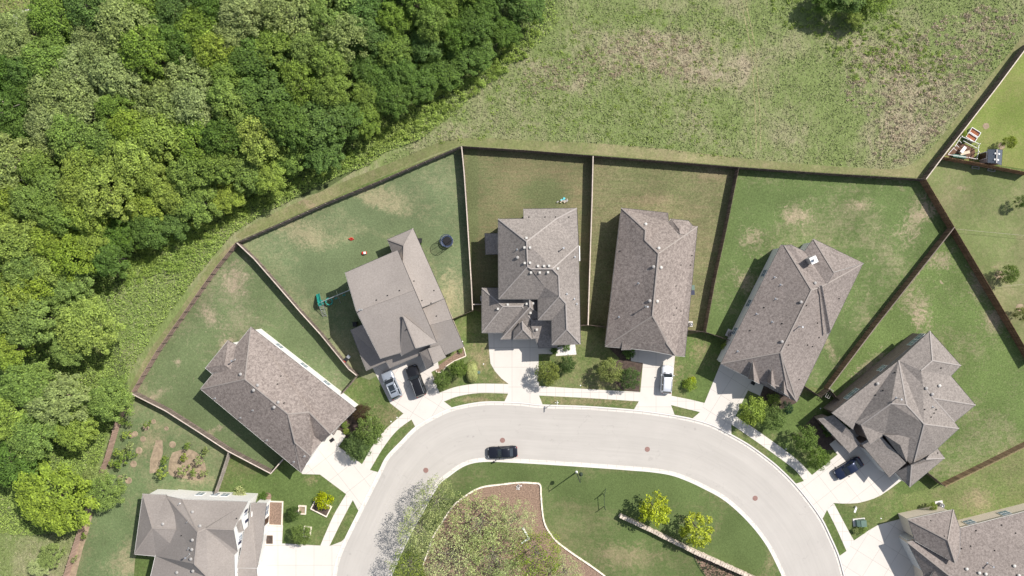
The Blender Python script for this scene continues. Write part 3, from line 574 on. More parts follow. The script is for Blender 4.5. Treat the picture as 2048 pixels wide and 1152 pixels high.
# ================================================================ HOUSES
class House:
    def __init__(s, name, cx, cy, label, roof, wall, fascia, cap, cat='house', group=None):
        s.base = P(cx, cy); s.e = thing(name, s.base, label, cat, group); s.roofm, s.wallm, s.fasm, s.capm = roof, wall, fascia, cap
        s.R, s.W, s.F, s.K = MB(), MB(), MB(), MB(); s.tri = []; s.seg = []; s.n = 0
    def block(s, V, F, over=.38, z0=0.0, fh=.2, caps=True, wall=True, lift=0.0, dz=0.0):
        V = {k: (v[0], v[1], v[2]+dz) for k, v in V.items()}; s.n += 1; lift += s.n*.0035
        w = {k: P(*v[:3])+Vector((0,0,lift)) for k, v in V.items()}; ed = {}; nrm = {}
        for fi, f in enumerate(F):
            pts = [w[k] for k in f]; area = sum(p.x*q.y-q.x*p.y for p, q in zip(pts, pts[1:]+pts[:1]))
            if area < 0: f = list(f)[::-1]; pts = pts[::-1]
            t = tessellate_polygon([pts]) if len(pts) > 3 else [(0,1,2)]
            b = len(s.R.v); s.R.v += [tuple(p) for p in pts]; nn = Vector((0,0,0))
            for (i,j,k) in t:
                if (pts[j]-pts[i]).cross(pts[k]-pts[i]).z < 0: i, j = j, i
                s.R.f.append((b+i,b+j,b+k)); s.tri.append([V[f[q]] for q in (i,j,k)]); nn += (pts[j]-pts[i]).cross(pts[k]-pts[i])
            nn.normalize(); nrm[fi] = nn
            for p, q in zip(f, list(f[1:])+[f[0]]): ed.setdefault(frozenset((p,q)), []).append((p,q,fi))
        bd = {e[0][0]: e[0][1] for e in ed.values() if len(e) == 1}
        if caps:
            for e in ed.values():
                if len(e) == 2:
                    p, q, fi = e[0]; fj = e[1][2]; a, b = w[p], w[q]; cA = sum((w[k] for k in F[fi]), Vector())/len(F[fi])
                    if (cA-a).dot(nrm[fj]) < -.03:                     # convex: ridge or hip
                        s.K.beam(a+Vector((0,0,.03)), b+Vector((0,0,.03)), .2, .06)
        st = next(iter(bd)); loop = [st]
        while bd[loop[-1]] != st and len(loop) < 60: loop.append(bd[loop[-1]])
        L_ = [w[k] for k in loop]; n = len(L_); ins = []
        for i in range(n):
            p, a, b = L_[i], L_[i-1], L_[(i+1) % n]
            d1 = (p-a).xy.normalized(); d2 = (b-p).xy.normalized(); n1 = Vector((-d1.y, d1.x)); n2 = Vector((-d2.y, d2.x))
            m = n1+n2; m = m.normalized() if m.length > .2 else n1; k = over/max(.35, m.dot(n1)); ins.append(Vector((p.x+m.x*k, p.y+m.y*k, p.z)))
        T3 = [[w[k] for k in f] for f in F]; tt = [(Q[0],Q[i],Q[i+1]) for Q in T3 for i in range(1, len(Q)-1)]
        def rz(x, y):
            best = None
            for A, B, D in tt:
                q = (B.y-D.y)*(A.x-D.x)+(D.x-B.x)*(A.y-D.y)
                if abs(q) < 1e-9: continue
                l1 = ((B.y-D.y)*(x-D.x)+(D.x-B.x)*(y-D.y))/q; l2 = ((D.y-A.y)*(x-D.x)+(A.x-D.x)*(y-D.y))/q; l3 = 1-l1-l2
                if min(l1,l2,l3) > -.03: z = l1*A.z+l2*B.z+l3*D.z; best = z if best is None else min(best, z)
            return best
        up, lo = L_, [p-Vector((0,0,fh)) for p in L_]; so = []
        for p in ins:
            z = rz(p.x, p.y); so.append(Vector((p.x, p.y, min(p.z-fh, (z if z is not None else p.z)-fh-.02))))
        s.F.add([(*(p.xy+(p-q).xy.normalized()*.085), p.z-.01) for p, q in zip(up, ins)]+lo+so, [(i,(i+1)%n,n+(i+1)%n,n+i)[::-1] for i in range(n)]+[(n+i,n+(i+1)%n,2*n+(i+1)%n,2*n+i)[::-1] for i in range(n)])
        if wall:
            s.W.add([p+Vector((0,0,fh*.9)) for p in so]+[Vector((p.x,p.y,z0)) for p in so], [(i,n+i,n+(i+1)%n,(i+1)%n) for i in range(n)])
            for i in range(n): s.seg.append((so[i], so[(i+1)%n], z0))
        return s
    def h_at(s, px, py):
        best = None
        for (a, b, c) in s.tri:
            d = (b[1]-c[1])*(a[0]-c[0])+(c[0]-b[0])*(a[1]-c[1])
            if abs(d) < 1e-9: continue
            l1 = ((b[1]-c[1])*(px-c[0])+(c[0]-b[0])*(py-c[1]))/d; l2 = ((c[1]-a[1])*(px-c[0])+(a[0]-c[0])*(py-c[1]))/d; l3 = 1-l1-l2
            if min(l1,l2,l3) > -.02:
                h = l1*a[2]+l2*b[2]+l3*c[2]; best = h if best is None else max(best, h)
        return best if best is not None else 4.0
    def vent(s, px, py, kind='round'):
        h = s.h_at(px, py); p = P(px, py, h)-s.base; mb = MB()
        if kind == 'box': mb.box((p.x,p.y,h+.12), (.28,.28,.30)); mb.box((p.x,p.y,h+.27), (.34,.34,.05)); m, nm = M['pvc'], 'roof_vent'
        elif kind == 'round': mb.lathe([(.14,-.1),(.14,.2),(.25,.22),(.25,.29),(.15,.37),(.05,.39)], (p.x,p.y,h), 14); m, nm = M['vent_grey'], 'roof_vent'
        elif kind == 'white': mb.lathe([(.14,-.1),(.14,.2),(.25,.22),(.25,.29),(.15,.37),(.05,.39)], (p.x,p.y,h), 14); m, nm = M['pvc'], 'roof_vent'
        elif kind == 'pipe': mb.lathe([(.2,-.02),(.09,.06),(.06,.1),(.06,.5)], (p.x,p.y,h), 10); m, nm = M['metal'], 'vent_pipe'
        elif kind == 'tall': mb.lathe([(.2,-.02),(.09,.1),(.075,.15),(.075,1.3),(.15,1.32),(.15,1.45)], (p.x,p.y,h), 10); m, nm = M['metal'], 'flue_pipe'
        else: mb.lathe([(.11,-.05),(.1,.12),(.05,.2)], (p.x,p.y,h), 8); m, nm = M['black'], 'vent_pipe'
        mb.obj(nm, m, s.e)
    def opening(s, px, py, z, w, h, kind='window', prefer=None):
        g = P(px, py, z); best = None
        for (a, b, z0) in s.seg:
            d = (b-a).xy; l = d.length
            if l < w*.9 or min(a.z, b.z) < z+h/2: continue
            t = max(w/2/l, min(1-w/2/l, (g-a).xy.dot(d)/l/l)); q = a.xy+d*t; dist = (g.xy-q).length
            if best is None or dist < best[0]: best = (dist, a, b, q, d/l)
        if best is None: return
        _, a, b, q, d = best; nrm = Vector((d.y, -d.x)); rz = math.atan2(d.y, d.x)
        c = q-s.base.xy+nrm*.045; mk = MB()
        if kind == 'window':
            mk.box((c.x,c.y,z), (w+.16,.07,h+.16), rz); o = mk.obj('window', M['frame_white'], s.e)
            c2 = c+nrm*.022; g_ = MB().box((c2.x,c2.y,z), (w,.06,h), rz); g_.obj('pane', M['glass_blue'], o)
            c3 = c+nrm*.04; MB().box((c3.x,c3.y,z), (.05,.06,h), rz).box((c3.x,c3.y,z), (w,.055,.05), rz).obj('glazing_bar', M['frame_white'], o)
        elif kind == 'shutter': mk.box((c.x,c.y,z), (w,.07,h), rz).obj('shutter', M['shutter'], s.e)
        elif kind == 'garage':
            mk.box((c.x,c.y,h/2+.03), (w+.3,.09,h+.2), rz); o = mk.obj('garage_door', M['frame_white'], s.e); p = MB()
            for k in range(4): p.box(((c+nrm*.03).x,(c+nrm*.03).y,(k+.5)*h/4), (w,.08,h/4-.04), rz)
            p.obj('door_panel', M['door_white'], o)
        elif kind == 'door':
            mk.box((c.x,c.y,h/2+.03), (w+.2,.09,h+.12), rz); o = mk.obj('front_door', M['frame_white'], s.e)
            c2 = c+nrm*.03; MB().box((c2.x,c2.y,h/2+.02), (w,.08,h), rz).obj('door_leaf', M['door_dark'], o)
            c3 = c+nrm*.09+d*(w*.4); MB().box((c3.x,c3.y,1.05), (.05,.08,.16), rz).obj('handle', M['metal'], o)
        elif kind == 'bay':
            c2 = q-s.base.xy+nrm*.35; mk.box((c2.x,c2.y,z), (w,.7,h), rz); o = mk.obj('bay_window', M['frame_white'], s.e)
            c3 = q-s.base.xy+nrm*.69; MB().box((c3.x,c3.y,z), (w-.3,.06,h-.4), rz).obj('pane', M['glass_blue'], o)
    def done(s):
        s.R.obj('roof', s.roofm, s.e, off=s.base); s.W.obj('wall', s.wallm, s.e, off=s.base)
        s.F.obj('fascia', s.fasm, s.e, off=s.base)
        if s.K.f: s.K.obj('ridge_cap', s.capm, s.e, off=s.base)

# ---- westernmost house: long hipped roof, white walls
a = House('house', 555, 805, 'westernmost house with long blotched brown hipped roof and white walls, empty driveway', M['roof_blotch'], M['wall_white'], M['fascia_white'], M['cap_light'])
e, r = 4.3, 7.5
a.block({'N':(502,654,e),'E':(712,818,e),'D2':(661,868,5.9),'V':(643,884,e),'G':(621,912,5.6),'S':(602,945,e),'W':(401,778,e),'R1':(490,758.5,r),'R2':(576,828,r),'R3':(590,885,6.3),'D1':(618,824,6.4),'V1':(628,872,4.9)},
        [('N','R1','W'),('W','R1','R2','S'),('R2','R3','G','S'),('N','E','D2','D1','R2','R1'),('R2','D1','V1','V','G','R3'),('D1','D2','V','V1')])
a.block({'a':(456,681,e),'b':(411,736,e),'e':(423,746,e),'f':(472,690,e),'c':(449,729,5.5),'d':(464,741,5.6)}, [('a','b','c'),('b','e','d','c'),('a','c','d','f')], caps=False)
a.block({'a':(684,842,3.2),'b':(676,837,3.6),'c':(663,867,3.6),'d':(667,871,3.2)}, [('a','b','c','d')], over=.1, wall=False, caps=False)
for x, y in ((508,780),(516,770),(557,804),(549,814)): a.vent(x, y, 'round')
for x, y in ((506,820),(481,835),(588,923),(534,880)): a.vent(x, y, 'pipe')
for x, y, k in ((470,720,'tall'),(482,748,'round'),(430,796,'pipe'),(568,806,'cap'),(555,768,'cap'),(562,752,'cap'),(609,912,'pipe')): a.vent(x, y, k)
a.opening(632, 905, 1, 4.9, 2.3, 'garage'); a.opening(662, 868, 1, 1.1, 2.1, 'door'); a.opening(690, 845, 1.7, 1.7, 1.4)
for x, y in ((560,690),(610,728),(655,764)): a.opening(x, y, 1.7, 1.2, 1.3)
for x, y in ((470,850),(530,900)): a.opening(x, y, 1.7, 1.2, 1.3)
a.done()

# ---- taupe roofed two storey house
b = House('house', 810, 610, 'two storey house with smooth pale taupe roof behind the silver car and black suv', M['roof_taupe'], M['wall_tan'], M['fascia_grey'], M['cap_light'])
e = 6.3; r = 8.4
b.block({'NW':(690.5,545.5,e),'NE':(795,500.5,e),'RE':(828,579,r),'SE':(873,684,e),'SW':(761,717,e),'RW':(713,622,r)}, [('NW','NE','RE','RW'),('RW','RE','SE','SW')], over=.3)
b.block({'A':(806,630,8.3),'L':(800,705,6.2),'L2':(804,711,6.2),'P':(832,696,7.9),'Q':(874,685,6.2)}, [('A','L','L2','P'),('A','P','Q')], over=.15, z0=4.0)
l = 3.4
b.block({'a':(775,479,l),'b':(826,457,l),'c':(888,597,l),'d':(838,617,5.85),'f':(806,541,5.85),'r1':(808,491,4.9),'g':(800,512,4.75),'h':(788,512,l)}, [('a','r1','b'),('r1','f','d','c','b'),('a','h','g','f','r1')])
b.block({'k1':(848,652,5.95),'k2':(903,637,5.5),'n1':(832,620,4.6),'n2':(889,598,3.5),'s2':(928,693,l),'s1':(868,720,l)}, [('k1','k2','n2','n1'),('k1','k2','s2','s1')], over=.3)
b.block({'p':(857,697,4.6),'q':(868,727,4.3),'s':(892,714,3.3),'t':(880,690,4.2),'u':(840,705,3.9),'v':(853,738,3.1)}, [('p','q','s','t'),('p','u','v','q')], over=.3, lift=.03)
b.block({'a':(780,736,3.1),'b':(856,703,3.3),'c':(864,682,4.9),'d':(765,712,4.9)}, [('a','b','c','d')], caps=False)
b.block({'a':(701.5,660.5,3.1),'b':(733,741,3.1),'c':(772,724,4.3),'d':(728,648,4.9)}, [('a','b','c','d')], caps=False)
b.vent(723,619,'tall')
for x, y in ((753,600),(775,591),(799,581),(873,632),(844,601),(862,606),(813,659)): b.vent(x, y, 'cap')
for x, y in ((828,562),(868,581)): b.vent(x, y, 'cap')
b.opening(795,728,1,4.8,2.2,'garage'); b.opening(860,716,1,1.1,2.1,'door'); b.opening(900,704,1.6,1.8,1.4); b.opening(815,704,5.0,1.2,1.0)
b.opening(830,690,5.0,1.1,1.0)
for x, y in ((720,570),(750,555),(775,540)): b.opening(x, y, 4.9, 1.3, 1.4)
for x, y in ((850,520),(870,565)): b.opening(x, y, 1.7, 1.4, 1.4)
b.done()

# ---- central two storey house, many hips
c = House('house', 1075, 560, 'large central two storey house with many hips and rows of square white roof vents', M['roof_grey'], M['wall_grey'], M['fascia_grey'], M['cap_grey'])
e, r = 6.2, 9.2
c.block({'nw':(996.7,438,e),'n2':(1047.4,437.4,e),'n3':(1047.4,418,5.1),'n4':(1153.6,416.4,5.1),'X':(1113,437.5,6.2),'Y':(1157,491,6.3),'se':(1161,688,e),'sb':(1104,690,e),'sc':(1103.6,640,e),'sd':(1076.5,640,e),'sf':(1076,598,e),'sw':(997.4,598,e),
   'R1':(1053.6,483,r),'R2':(1055.7,533,r),'R2b':(1062,537.5,r),'R3':(1105,537.5,r),'P1':(1117.5,551,8.35),'P2':(1119,592.6,8.35),'Q1':(1132,607,7.7),'Q2':(1134,658.6,7.7),'V':(1090,575,7.4)},
   [('nw','sw','R2','R1'),('nw','R1','X','n4','n3','n2'),('R1','R2','R2b','R3','Y','n4','X'),('sw','sf','V','P1','R3','R2b','R2'),('sf','sd','P2','P1','V'),('sd','sc','Q1','P2'),('sc','sb','Q2','Q1'),('sb','se','Q2'),('Y','se','Q2','Q1','P2','P1','R3')])
l = 3.6
c.block({'a':(964,576,l),'b':(964,665.5,l),'c':(1001.5,665,l),'d':(1080,665,l),'e':(1080,576,l),'r1':(1006,613,5.3),'r2':(1044,612.5,5.3)}, [('a','b','r1'),('a','r1','r2','e'),('b','c','d','r2','r1'),('e','r2','d')])
c.block({'a':(1001.5,678.7,l),'b':(1083.5,677,l),'c':(1074,625,l+.8),'d':(1072,600,4.6),'t':(1059,591,5.9),'u':(1060,614,5.9),'w':(1046,600,4.8)}, [('a','b','c','u'),('u','c','d','t'),('a','u','t','w')], lift=.05)
c.block({'a':(1027,678.5,4.0),'b':(1064,677.5,4.0),'u':(1046,659,5.3),'t':(1044.6,642,5.3),'c':(1029,661,4.3),'d':(1063,664,4.1)}, [('a','b','u'),('a','u','t','c'),('b','d','t','u')], z0=0, lift=.1, over=.25)
c.block({'a':(1078,696,3.1),'b':(1115,695,3.1),'c':(1110,640,4.6),'d':(1062,640,4.6),'e':(1062,650,4.4)}, [('a','b','c','d','e')], caps=False, lift=-.05)
c.block({'a':(969.6,467,3.0),'b':(971.7,508.5,3.0),'c':(1004,508,4.1),'d':(1004,467,4.1),}, [('a','b','c','d')], caps=False)
for x, y in ((1053,476),(1049,495),(1060,495),(1049.5,526),(1060,525.5),(1076,532),(1088,532),(1098,531.5),(1115.5,537),(1062,545),(1079.5,545),(1096,544.5),(996,617.5),(1015.5,609),(1053.5,607.5),(1067,606.5),(1061,625.5),(1073.5,659)): c.vent(x, y, 'box')
for x, y, k in ((1126,497,'tall'),(1035,515,'round'),(1035,499,'pipe'),(1133,588,'pipe'),(1153,608,'pipe'),(1148,598,'pipe'),(1149,514,'pipe'),(1058,434,'cap'),(1090,434,'cap'),(1111,434,'cap'),(1138,434,'cap')): c.vent(x, y, k)
c.opening(1157,478,4.2,2.4,2.2,'bay'); c.opening(1156,442,4.6,1.6,1.4)
c.opening(985,665,1,2.6,2.2,'garage'); c.opening(1045,676,1,4.8,2.2,'garage'); c.opening(1095,694,1,1.1,2.1,'door'); c.opening(1135,688,1.6,2.0,1.5); c.opening(1135,688,4.8,1.8,1.4)
for x in (1015,1030): c.opening(x,598,5.0,1,.9)
for y in (460,520,570): c.opening(997,y,4.9,1.2,1.4)
for x in (1070,1100,1130): c.opening(x,418,1.7,1.5,1.6)
c.done()

# ---- brown blotched hipped house right of centre
d = House('house', 1300, 565, 'long brown blotched hipped house right of centre with the white car outside', M['roof_blotch'], M['wall_tan'], M['fascia_white'], M['cap_light'])
e = 3.8
d.block({'NW':(1243,416,e),'n1':(1335.6,426,e),'n2':(1337,445,e),'NE':(1395,453,e),'SE':(1369.6,713,e),'s1':(1351,711,e),'s2':(1300,701,e),'s3':(1263,697,e),'SW':(1210.5,693,e),
   'T1':(1291,460,6.4),'T2':(1290,480,6.5),'T3':(1317,507,7.9),'T4':(1305,632,7.9),'T5':(1332,678,5.3),'T6':(1333,686,5.1)},
   [('NW','T1','T2','T3','T4','SW'),('SW','T4','T5','T6','s1','s2','s3'),('NW','n1','n2','T2','T1'),('n2','NE','T3','T2'),('T3','NE','SE','s1','T6','T5','T4')])
d.block({'a':(1341.8,438,e),'b':(1376.5,441.7,e),'c':(1384,450,e+.1),'f':(1374,470,5.0),'g':(1360,468,5.2),'h':(1336,447,e),'r':(1358,458,5.0)}, [('a','b','r'),('a','r','g','h'),('b','c','f','g','r')], lift=.04, caps=False)
d.block({'t':(1245,679,4.7),'a':(1243,699,3.7),'b':(1262,699,3.7),}, [('t','a','b')], lift=.12, caps=False, over=.1)
for x, y in ((1291,448.5),(1317,496.5),(1321.5,535)): d.vent(x, y, 'white')
for x, y in ((1306.5,533.5),(1299,601.5)): d.vent(x, y, 'round')
d.vent(1314,602.5,'white'); d.vent(1292,613,'tall'); d.vent(1277.5,566.5,'pipe'); d.vent(1238.5,634,'pipe')
for x, y in ((1352,572),(1353,616),(1348,630),(1362,622),(1362,530),(1384,511),(1381,530),(1240,502)): d.vent(x, y, 'cap')
d.opening(1320,704,1,4.8,2.2,'garage'); d.opening(1273,698,1,1.1,2.1,'door'); d.opening(1232,694,1.6,1.8,1.5)
for y in (470,540,600): d.opening(1236,y,1.7,1.2,1.3)
for y in (520,600): d.opening(1385,y,1.7,1.3,1.3)
d.done()

# ---- house with a chimney
f = House('house', 1590, 640, 'brown roofed house with a white capped chimney and a half shaded driveway', M['roof_brown'], M['wall_white'], M['fascia_white'], M['cap_light'])
e = 3.9; r = 7.3
f.block({'W1':(1562,490,e),'g':(1569,491,4.12),'R1':(1623,580,r),'R2':(1561.5,705,r),'T':(1575,777,4.9),'SE':(1593.6,803,e),'s':(1504,758,e),'SW':(1441.7,727,e),'E1':(1726.4,526.8,e),'n':(1582,490,e+.3),'m':(1612,504,e),'J':(1667,544,6.0),'K':(1653,568,6.2),'L':(1641,574,6.4)},
   [('W1','SW','R2','R1','g'),('SW','s','T','R2'),('s','SE','T'),('R1','R2','K','L'),('R2','T','SE'),('R2','SE','E1','K'),('K','E1','J'),('g','R1','L','n'),('n','L','K','m')])
f.block({'a':(1626.6,478,e+.1),'b':(1727,526.6,e+.1),'J':(1667,544,6.1),'K':(1654,569,6.2),'m':(1607,505,e)}, [('a','b','J'),('a','J','K','m')], lift=.06)
for (tx,ty,ax,ay,bx,by,h) in ((1505,722,1496,757,1520,768,5.7),(1543,737,1531,763,1553,778,5.9),(1567,750,1558,780,1578,794,5.4)):
    f.block({'t':(tx,ty,h),'p':((ax+bx)/2,(ay+by)/2-1,h-.2),'a':(ax,ay,3.9),'b':(bx,by,3.9)}, [('t','a','p'),('t','p','b')], lift=.1, caps=False, over=.12)
f.block({'a':(1639,572,6.95),'b':(1643,572,7.12),'c':(1660,664,5.35),'d':(1654,668,5.0)}, [('a','b','c','d')], caps=False, over=.03, fh=.25, wall=False, lift=.08)
for x, y, k in ((1550,555,'pipe'),(1562,570,'pipe'),(1552,598,'pipe'),(1514,628,'pipe'),(1545,644,'pipe'),(1564,647,'cap'),(1601,604,'round'),(1613,611,'cap'),(1563,683,'round'),(1577,690,'cap'),(1500,661,'cap'),(1476,703,'pipe'),(1629,566,'round'),(1678,597,'cap'),(1635,646,'cap'),(1598,653,'tall'),(1638,675,'cap'),(1625,693,'cap'),(1615,690,'cap'),(1598,759,'cap'),(1528,615,'cap')): f.vent(x, y, k)
ch = MB(); p = P(1627,520,6.6)-f.base; ch.box((p.x,p.y,4.7), (.95,.95,3.9), R_(25)); o = ch.obj('chimney', M['wall_grey'], f.e)
MB().box((p.x,p.y,6.7), (1.1,1.1,.14), R_(25)).obj('chimney_cap', M['frame_white'], o); MB().lathe([(.16,0),(.16,.3),(.24,.32),(.2,.42)], (p.x,p.y,6.76), 12).obj('flue', M['metal'], o)
f.opening(1472,742,1,4.8,2.2,'garage'); f.opening(1522,770,1,1.1,2.1,'door'); f.opening(1560,787,1.7,2.0,1.5)
for x, y in ((1535,550),(1505,610),(1475,665)): f.opening(x, y, 1.7, 1.2, 1.3)
f.done()

# ---- easternmost two storey house
g = House('house', 1800, 815, 'easternmost two storey house with grey brown roof and brick walls behind the blue car', M['roof_grey'], M['wall_brown'], M['fascia_grey'], M['cap_grey'])
e = 6.2
g.block({'N':(1860,662,e),'ne':(1922,731,e),'i1':(1902,752,e),'E':(1951,810,e),'i2':(1909,844,e),'E2':(1918,857,e),'i3':(1874,897,e),'s1':(1826,934,5.6),'s2':(1769,869,e),'s3':(1740,889,e),'s4':(1722,850,e+.3),'s5':(1711,845,e+.2),'s6':(1706,859,e),'W':(1664,826,e),
   'a':(1865,721,7.9),'b':(1842,741,8.1),'c':(1846,770,8.1),'d':(1866,796,7.9),'p':(1797.5,721,7.0),'q':(1813,809.6,9.0),'s':(1782,807,8.8),'r':(1848.5,848,8.8)},
   [('N','ne','a'),('N','a','b','c','p'),('N','p','q','s','s4','s5','s6','W'),('a','ne','i1','b'),('b','i1','E','d','c'),('d','E','i2'),('p','c','d','i2','E2','r','q'),('s','q','r','s1','s2'),('r','E2','i3','s1'),('s','s2','s3','s4')], over=.45, dz=-1.5)
g.block({'t':(1829,871,7.2),'u':(1800,890,7.0),'a':(1768,869,6.3),'b':(1795,905,5.6),'c':(1813,923,5.5),'d':(1829,873,6.9)}, [('t','u','a'),('t','d','c','u'),('u','c','b','a')], lift=.05, over=.2, z0=3, caps=False, dz=-1.4)
l = 3.3
g.block({'a':(1722,887,l),'b':(1779,955,l),'c':(1812,926,4.2),'d':(1757,868,4.3)}, [('a','b','c','d')], caps=False)
g.block({'a':(1636,838,3.1),'b':(1699,906,3.1),'c':(1720,888,3.3),'d':(1700,862,3.6),'f':(1666,831,3.7)}, [('a','b','c','d','f')], caps=False)
g.block({'a':(1790.5,944,l),'b':(1819.5,974,l),'c':(1889,916,l),'d':(1872,893,l+.2),'r1':(1823,930,5.1),'r2':(1852,918,5.0)}, [('a','b','r1'),('b','c','r2','r1'),('c','d','r2')], lift=.02)
for x, y, k in ((1754,767,'round'),(1766,781,'cap'),(1751,790,'cap'),(1793,796,'tall'),(1882,736,'cap'),(1877.5,771,'white'),(1851,776,'round'),(1863,788,'round'),(1865,814,'pipe'),(1849,819,'cap'),(1872,819,'cap'),(1868,826,'cap'),(1862,834,'cap'),(1875,906,'cap'),(1790,745,'cap')): g.vent(x, y, k)
for x, y in ((1842,674),(1826,686),(1765,738),(1710,785),(1698,793)): g.opening(x, y, 2.9, 1.3, 1.2)
g.opening(1685,846,3.9,1.9,.7); g.opening(1745,920,1,4.6,2.2,'garage'); g.opening(1800,958,1,2.5,2.2,'garage'); g.opening(1790,892,4.0,1.6,.6); g.opening(1655,868,1.6,1.8,1.5)
g.done()

# ---- southeastern house cut by the frame
h = House('house', 1960, 1120, 'southeastern single storey house with brown roof, shaded driveway and no car', M['roof_brown'], M['wall_beige'], M['fascia_white'], M['cap_light'])
e = 3.6
h.block({'a':(1815,1084.5,e),'b':(1919,1057,e),'c':(2048,1024,e),'d':(2200,985,e),'k':(2200,1160,7.6),'m':(1960,1200,7.6),'j':(1860,1220,e),'i':(1847,1146,e)}, [('a','b','c','d','k','m'),('a','m','j','i')])
h.block({'a':(1815.5,1038.5,e+.1),'b':(1829.5,1081,e+.1),'c':(1919,1057,e+.1),'d':(1906,1019,e+.1),'u':(1895,1080,6.2),'t':(1910,1126,6.2),'w':(1919,1100,5.3)}, [('a','b','t','u'),('a','u','d'),('d','u','t','w','c')], lift=.1)
h.block({'a':(1874,1132,5.0),'b':(1852,1165,3.7),'c':(1866,1200,3.8),'d':(1925,1160,6.2)}, [('a','b','c','d')], lift=.14, caps=False)
for x, y in ((1969,1145),(1944,1137)): h.vent(x-12, y, 'white')
for x, y, k in ((2027,1131,'white'),(1970,1147,'white'),(2036,1150,'white'),(1952,1061,'cap'),(2003,1050,'cap'),(2031,1066,'cap'),(1923,1097,'cap'),(1941,1092,'cap'),(1989,1101,'cap'),(1861,1041,'cap'),(1888,1072,'cap'),(1975,1127,'tall')): h.vent(x, y, k)
h.opening(1820,1062,1,2.6,2.2,'garage'); h.opening(1835,1112,1,4.6,2.2,'garage'); h.opening(1940,1048,1.7,1.4,1.3); h.opening(2010,1030,1.7,1.4,1.3)
h.done()

# ---- southwestern white house cut by the frame
k = House('house', 410, 1080, 'southwestern white house with taupe roof and navy shuttered gable windows', M['roof_taupe'], M['wall_white'], M['fascia_white'], M['cap_light'])
e = 5.2; r = 7.6
k.block({'nw':(285.7,988,4.0),'sw':(269,1108.5,4.0),'s2':(311,1112,4.0),'s3':(360,1105,5.2),'ne':(332,990,4.0),'r1':(305,1056,5.9),'r2':(352,1058,5.9),'x':(362,1020,5.2)}, [('nw','sw','r1'),('nw','r1','r2','x','ne'),('sw','s2','s3','r2','r1')])
k.block({'a':(332,992,4.0),'b':(363,998.6,4.9),'c':(495,1004,4.9),'gp':(466.6,1059,8.3),'g0':(411,1057,8.3),'gs':(474.5,1103,5.9),'gt':(468,1110,5.9),'p':(395.5,1064.5,8.6),'q':(389,1128,8.6),'u':(417,1156,7.9),'v':(470,1200,5.0),'w':(290,1200,4.6),'y':(311,1112,4.1)},
   [('a','p','b'),('a','y','q','p'),('y','w','u','q'),('b','c','gp','g0','p'),('g0','gp','gs'),('p','g0','gs','gt','v','u','q'),('w','v','u')], over=.10)
k.block({'a':(502,1005.5,3.3),'b':(532.6,1006.5,3.2),'c':(525,1080,3.2),'d':(514,1136,3.2),'f':(474,1136,4.2),'g':(483,1098,4.1),'i':(489,1060,4.1),'j':(498,1052,3.9)}, [('a','b','c','d','f','g','i','j')], caps=False)
k.block({'a':(476,1041,6.7),'b':(482,1039,6.3),'c':(487.5,1062,5.5),'d':(478,1065,6.0),'f':(473,1051,7.0)}, [('a','b','c','d','f')], caps=False, over=.08, lift=.05)
k.block({'a':(467,1133,4.0),'b':(513,1137,3.2),'c':(518,1190,3.2),'d':(466,1190,4.1)}, [('a','b','c','d')], caps=False, lift=.05)
for x, y, q in ((386,1023,'round'),(401,1051,'round'),(327,1047,'round'),(359,1008,'pipe'),(376,1043,'pipe'),(386,1079,'round'),(385,1098,'round'),(379,1109,'tall'),(383,1117,'round'),(387,1141,'round'),(355,1144,'round'),(363,1071,'cap'),(475,1142,'round'),(378,1097,'pipe'),(473,1037,'cap')): k.vent(x, y, q)
k.opening(493,1032,4.1,.9,1.1); k.opening(494,1022,4.1,.45,1.15,'shutter'); k.opening(491,1042,4.1,.45,1.15,'shutter')
k.opening(480,1075,4.95,.8,1.1); k.opening(479,1085,4.95,.45,1.15,'shutter')
for x in (400,430,450): k.opening(x, 1001, 1.7, 1.1, 1.3)
k.opening(519,1110,1,4.6,2.2,'garage'); k.opening(527,1040,1,1.1,2.1,'door'); k.opening(529,1020,1.6,1.5,1.4)
k.done()

# ---- garden shed
sh = House('garden_shed', 1987, 316, 'small dark blue garden shed with four round skylights by the cedar fence', mat_plain('shed_roof_slate', (.075,.09,.115), .6, var=.1), mat_plain('shed_wall_taupe', (.33,.29,.28), .8), M['fascia_grey'], M['vent_grey'], 'shed')
sh.block({'a':(1976.5,299,2.2),'b':(1975.5,325,2.2),'c':(2003,330,2.2),'d':(2005,300,2.2),'r1':(1994,299,2.75),'r2':(1993,326,2.75)}, [('a','b','r2','r1'),('r1','r2','c','d')], over=.15)
for x, y in ((1991,307),(1998,308),(1990,319),(1996,320)):
    hh = sh.h_at(x, y); p = P(x, y, hh)-sh.base; MB().lathe([(.17,-.02),(.16,.05),(.05,.09)], (p.x,p.y,hh), 12).obj('skylight', M['frame_white'], sh.e)
sh.opening(1976,312,1,1.0,1.7,'door'); sh.done()
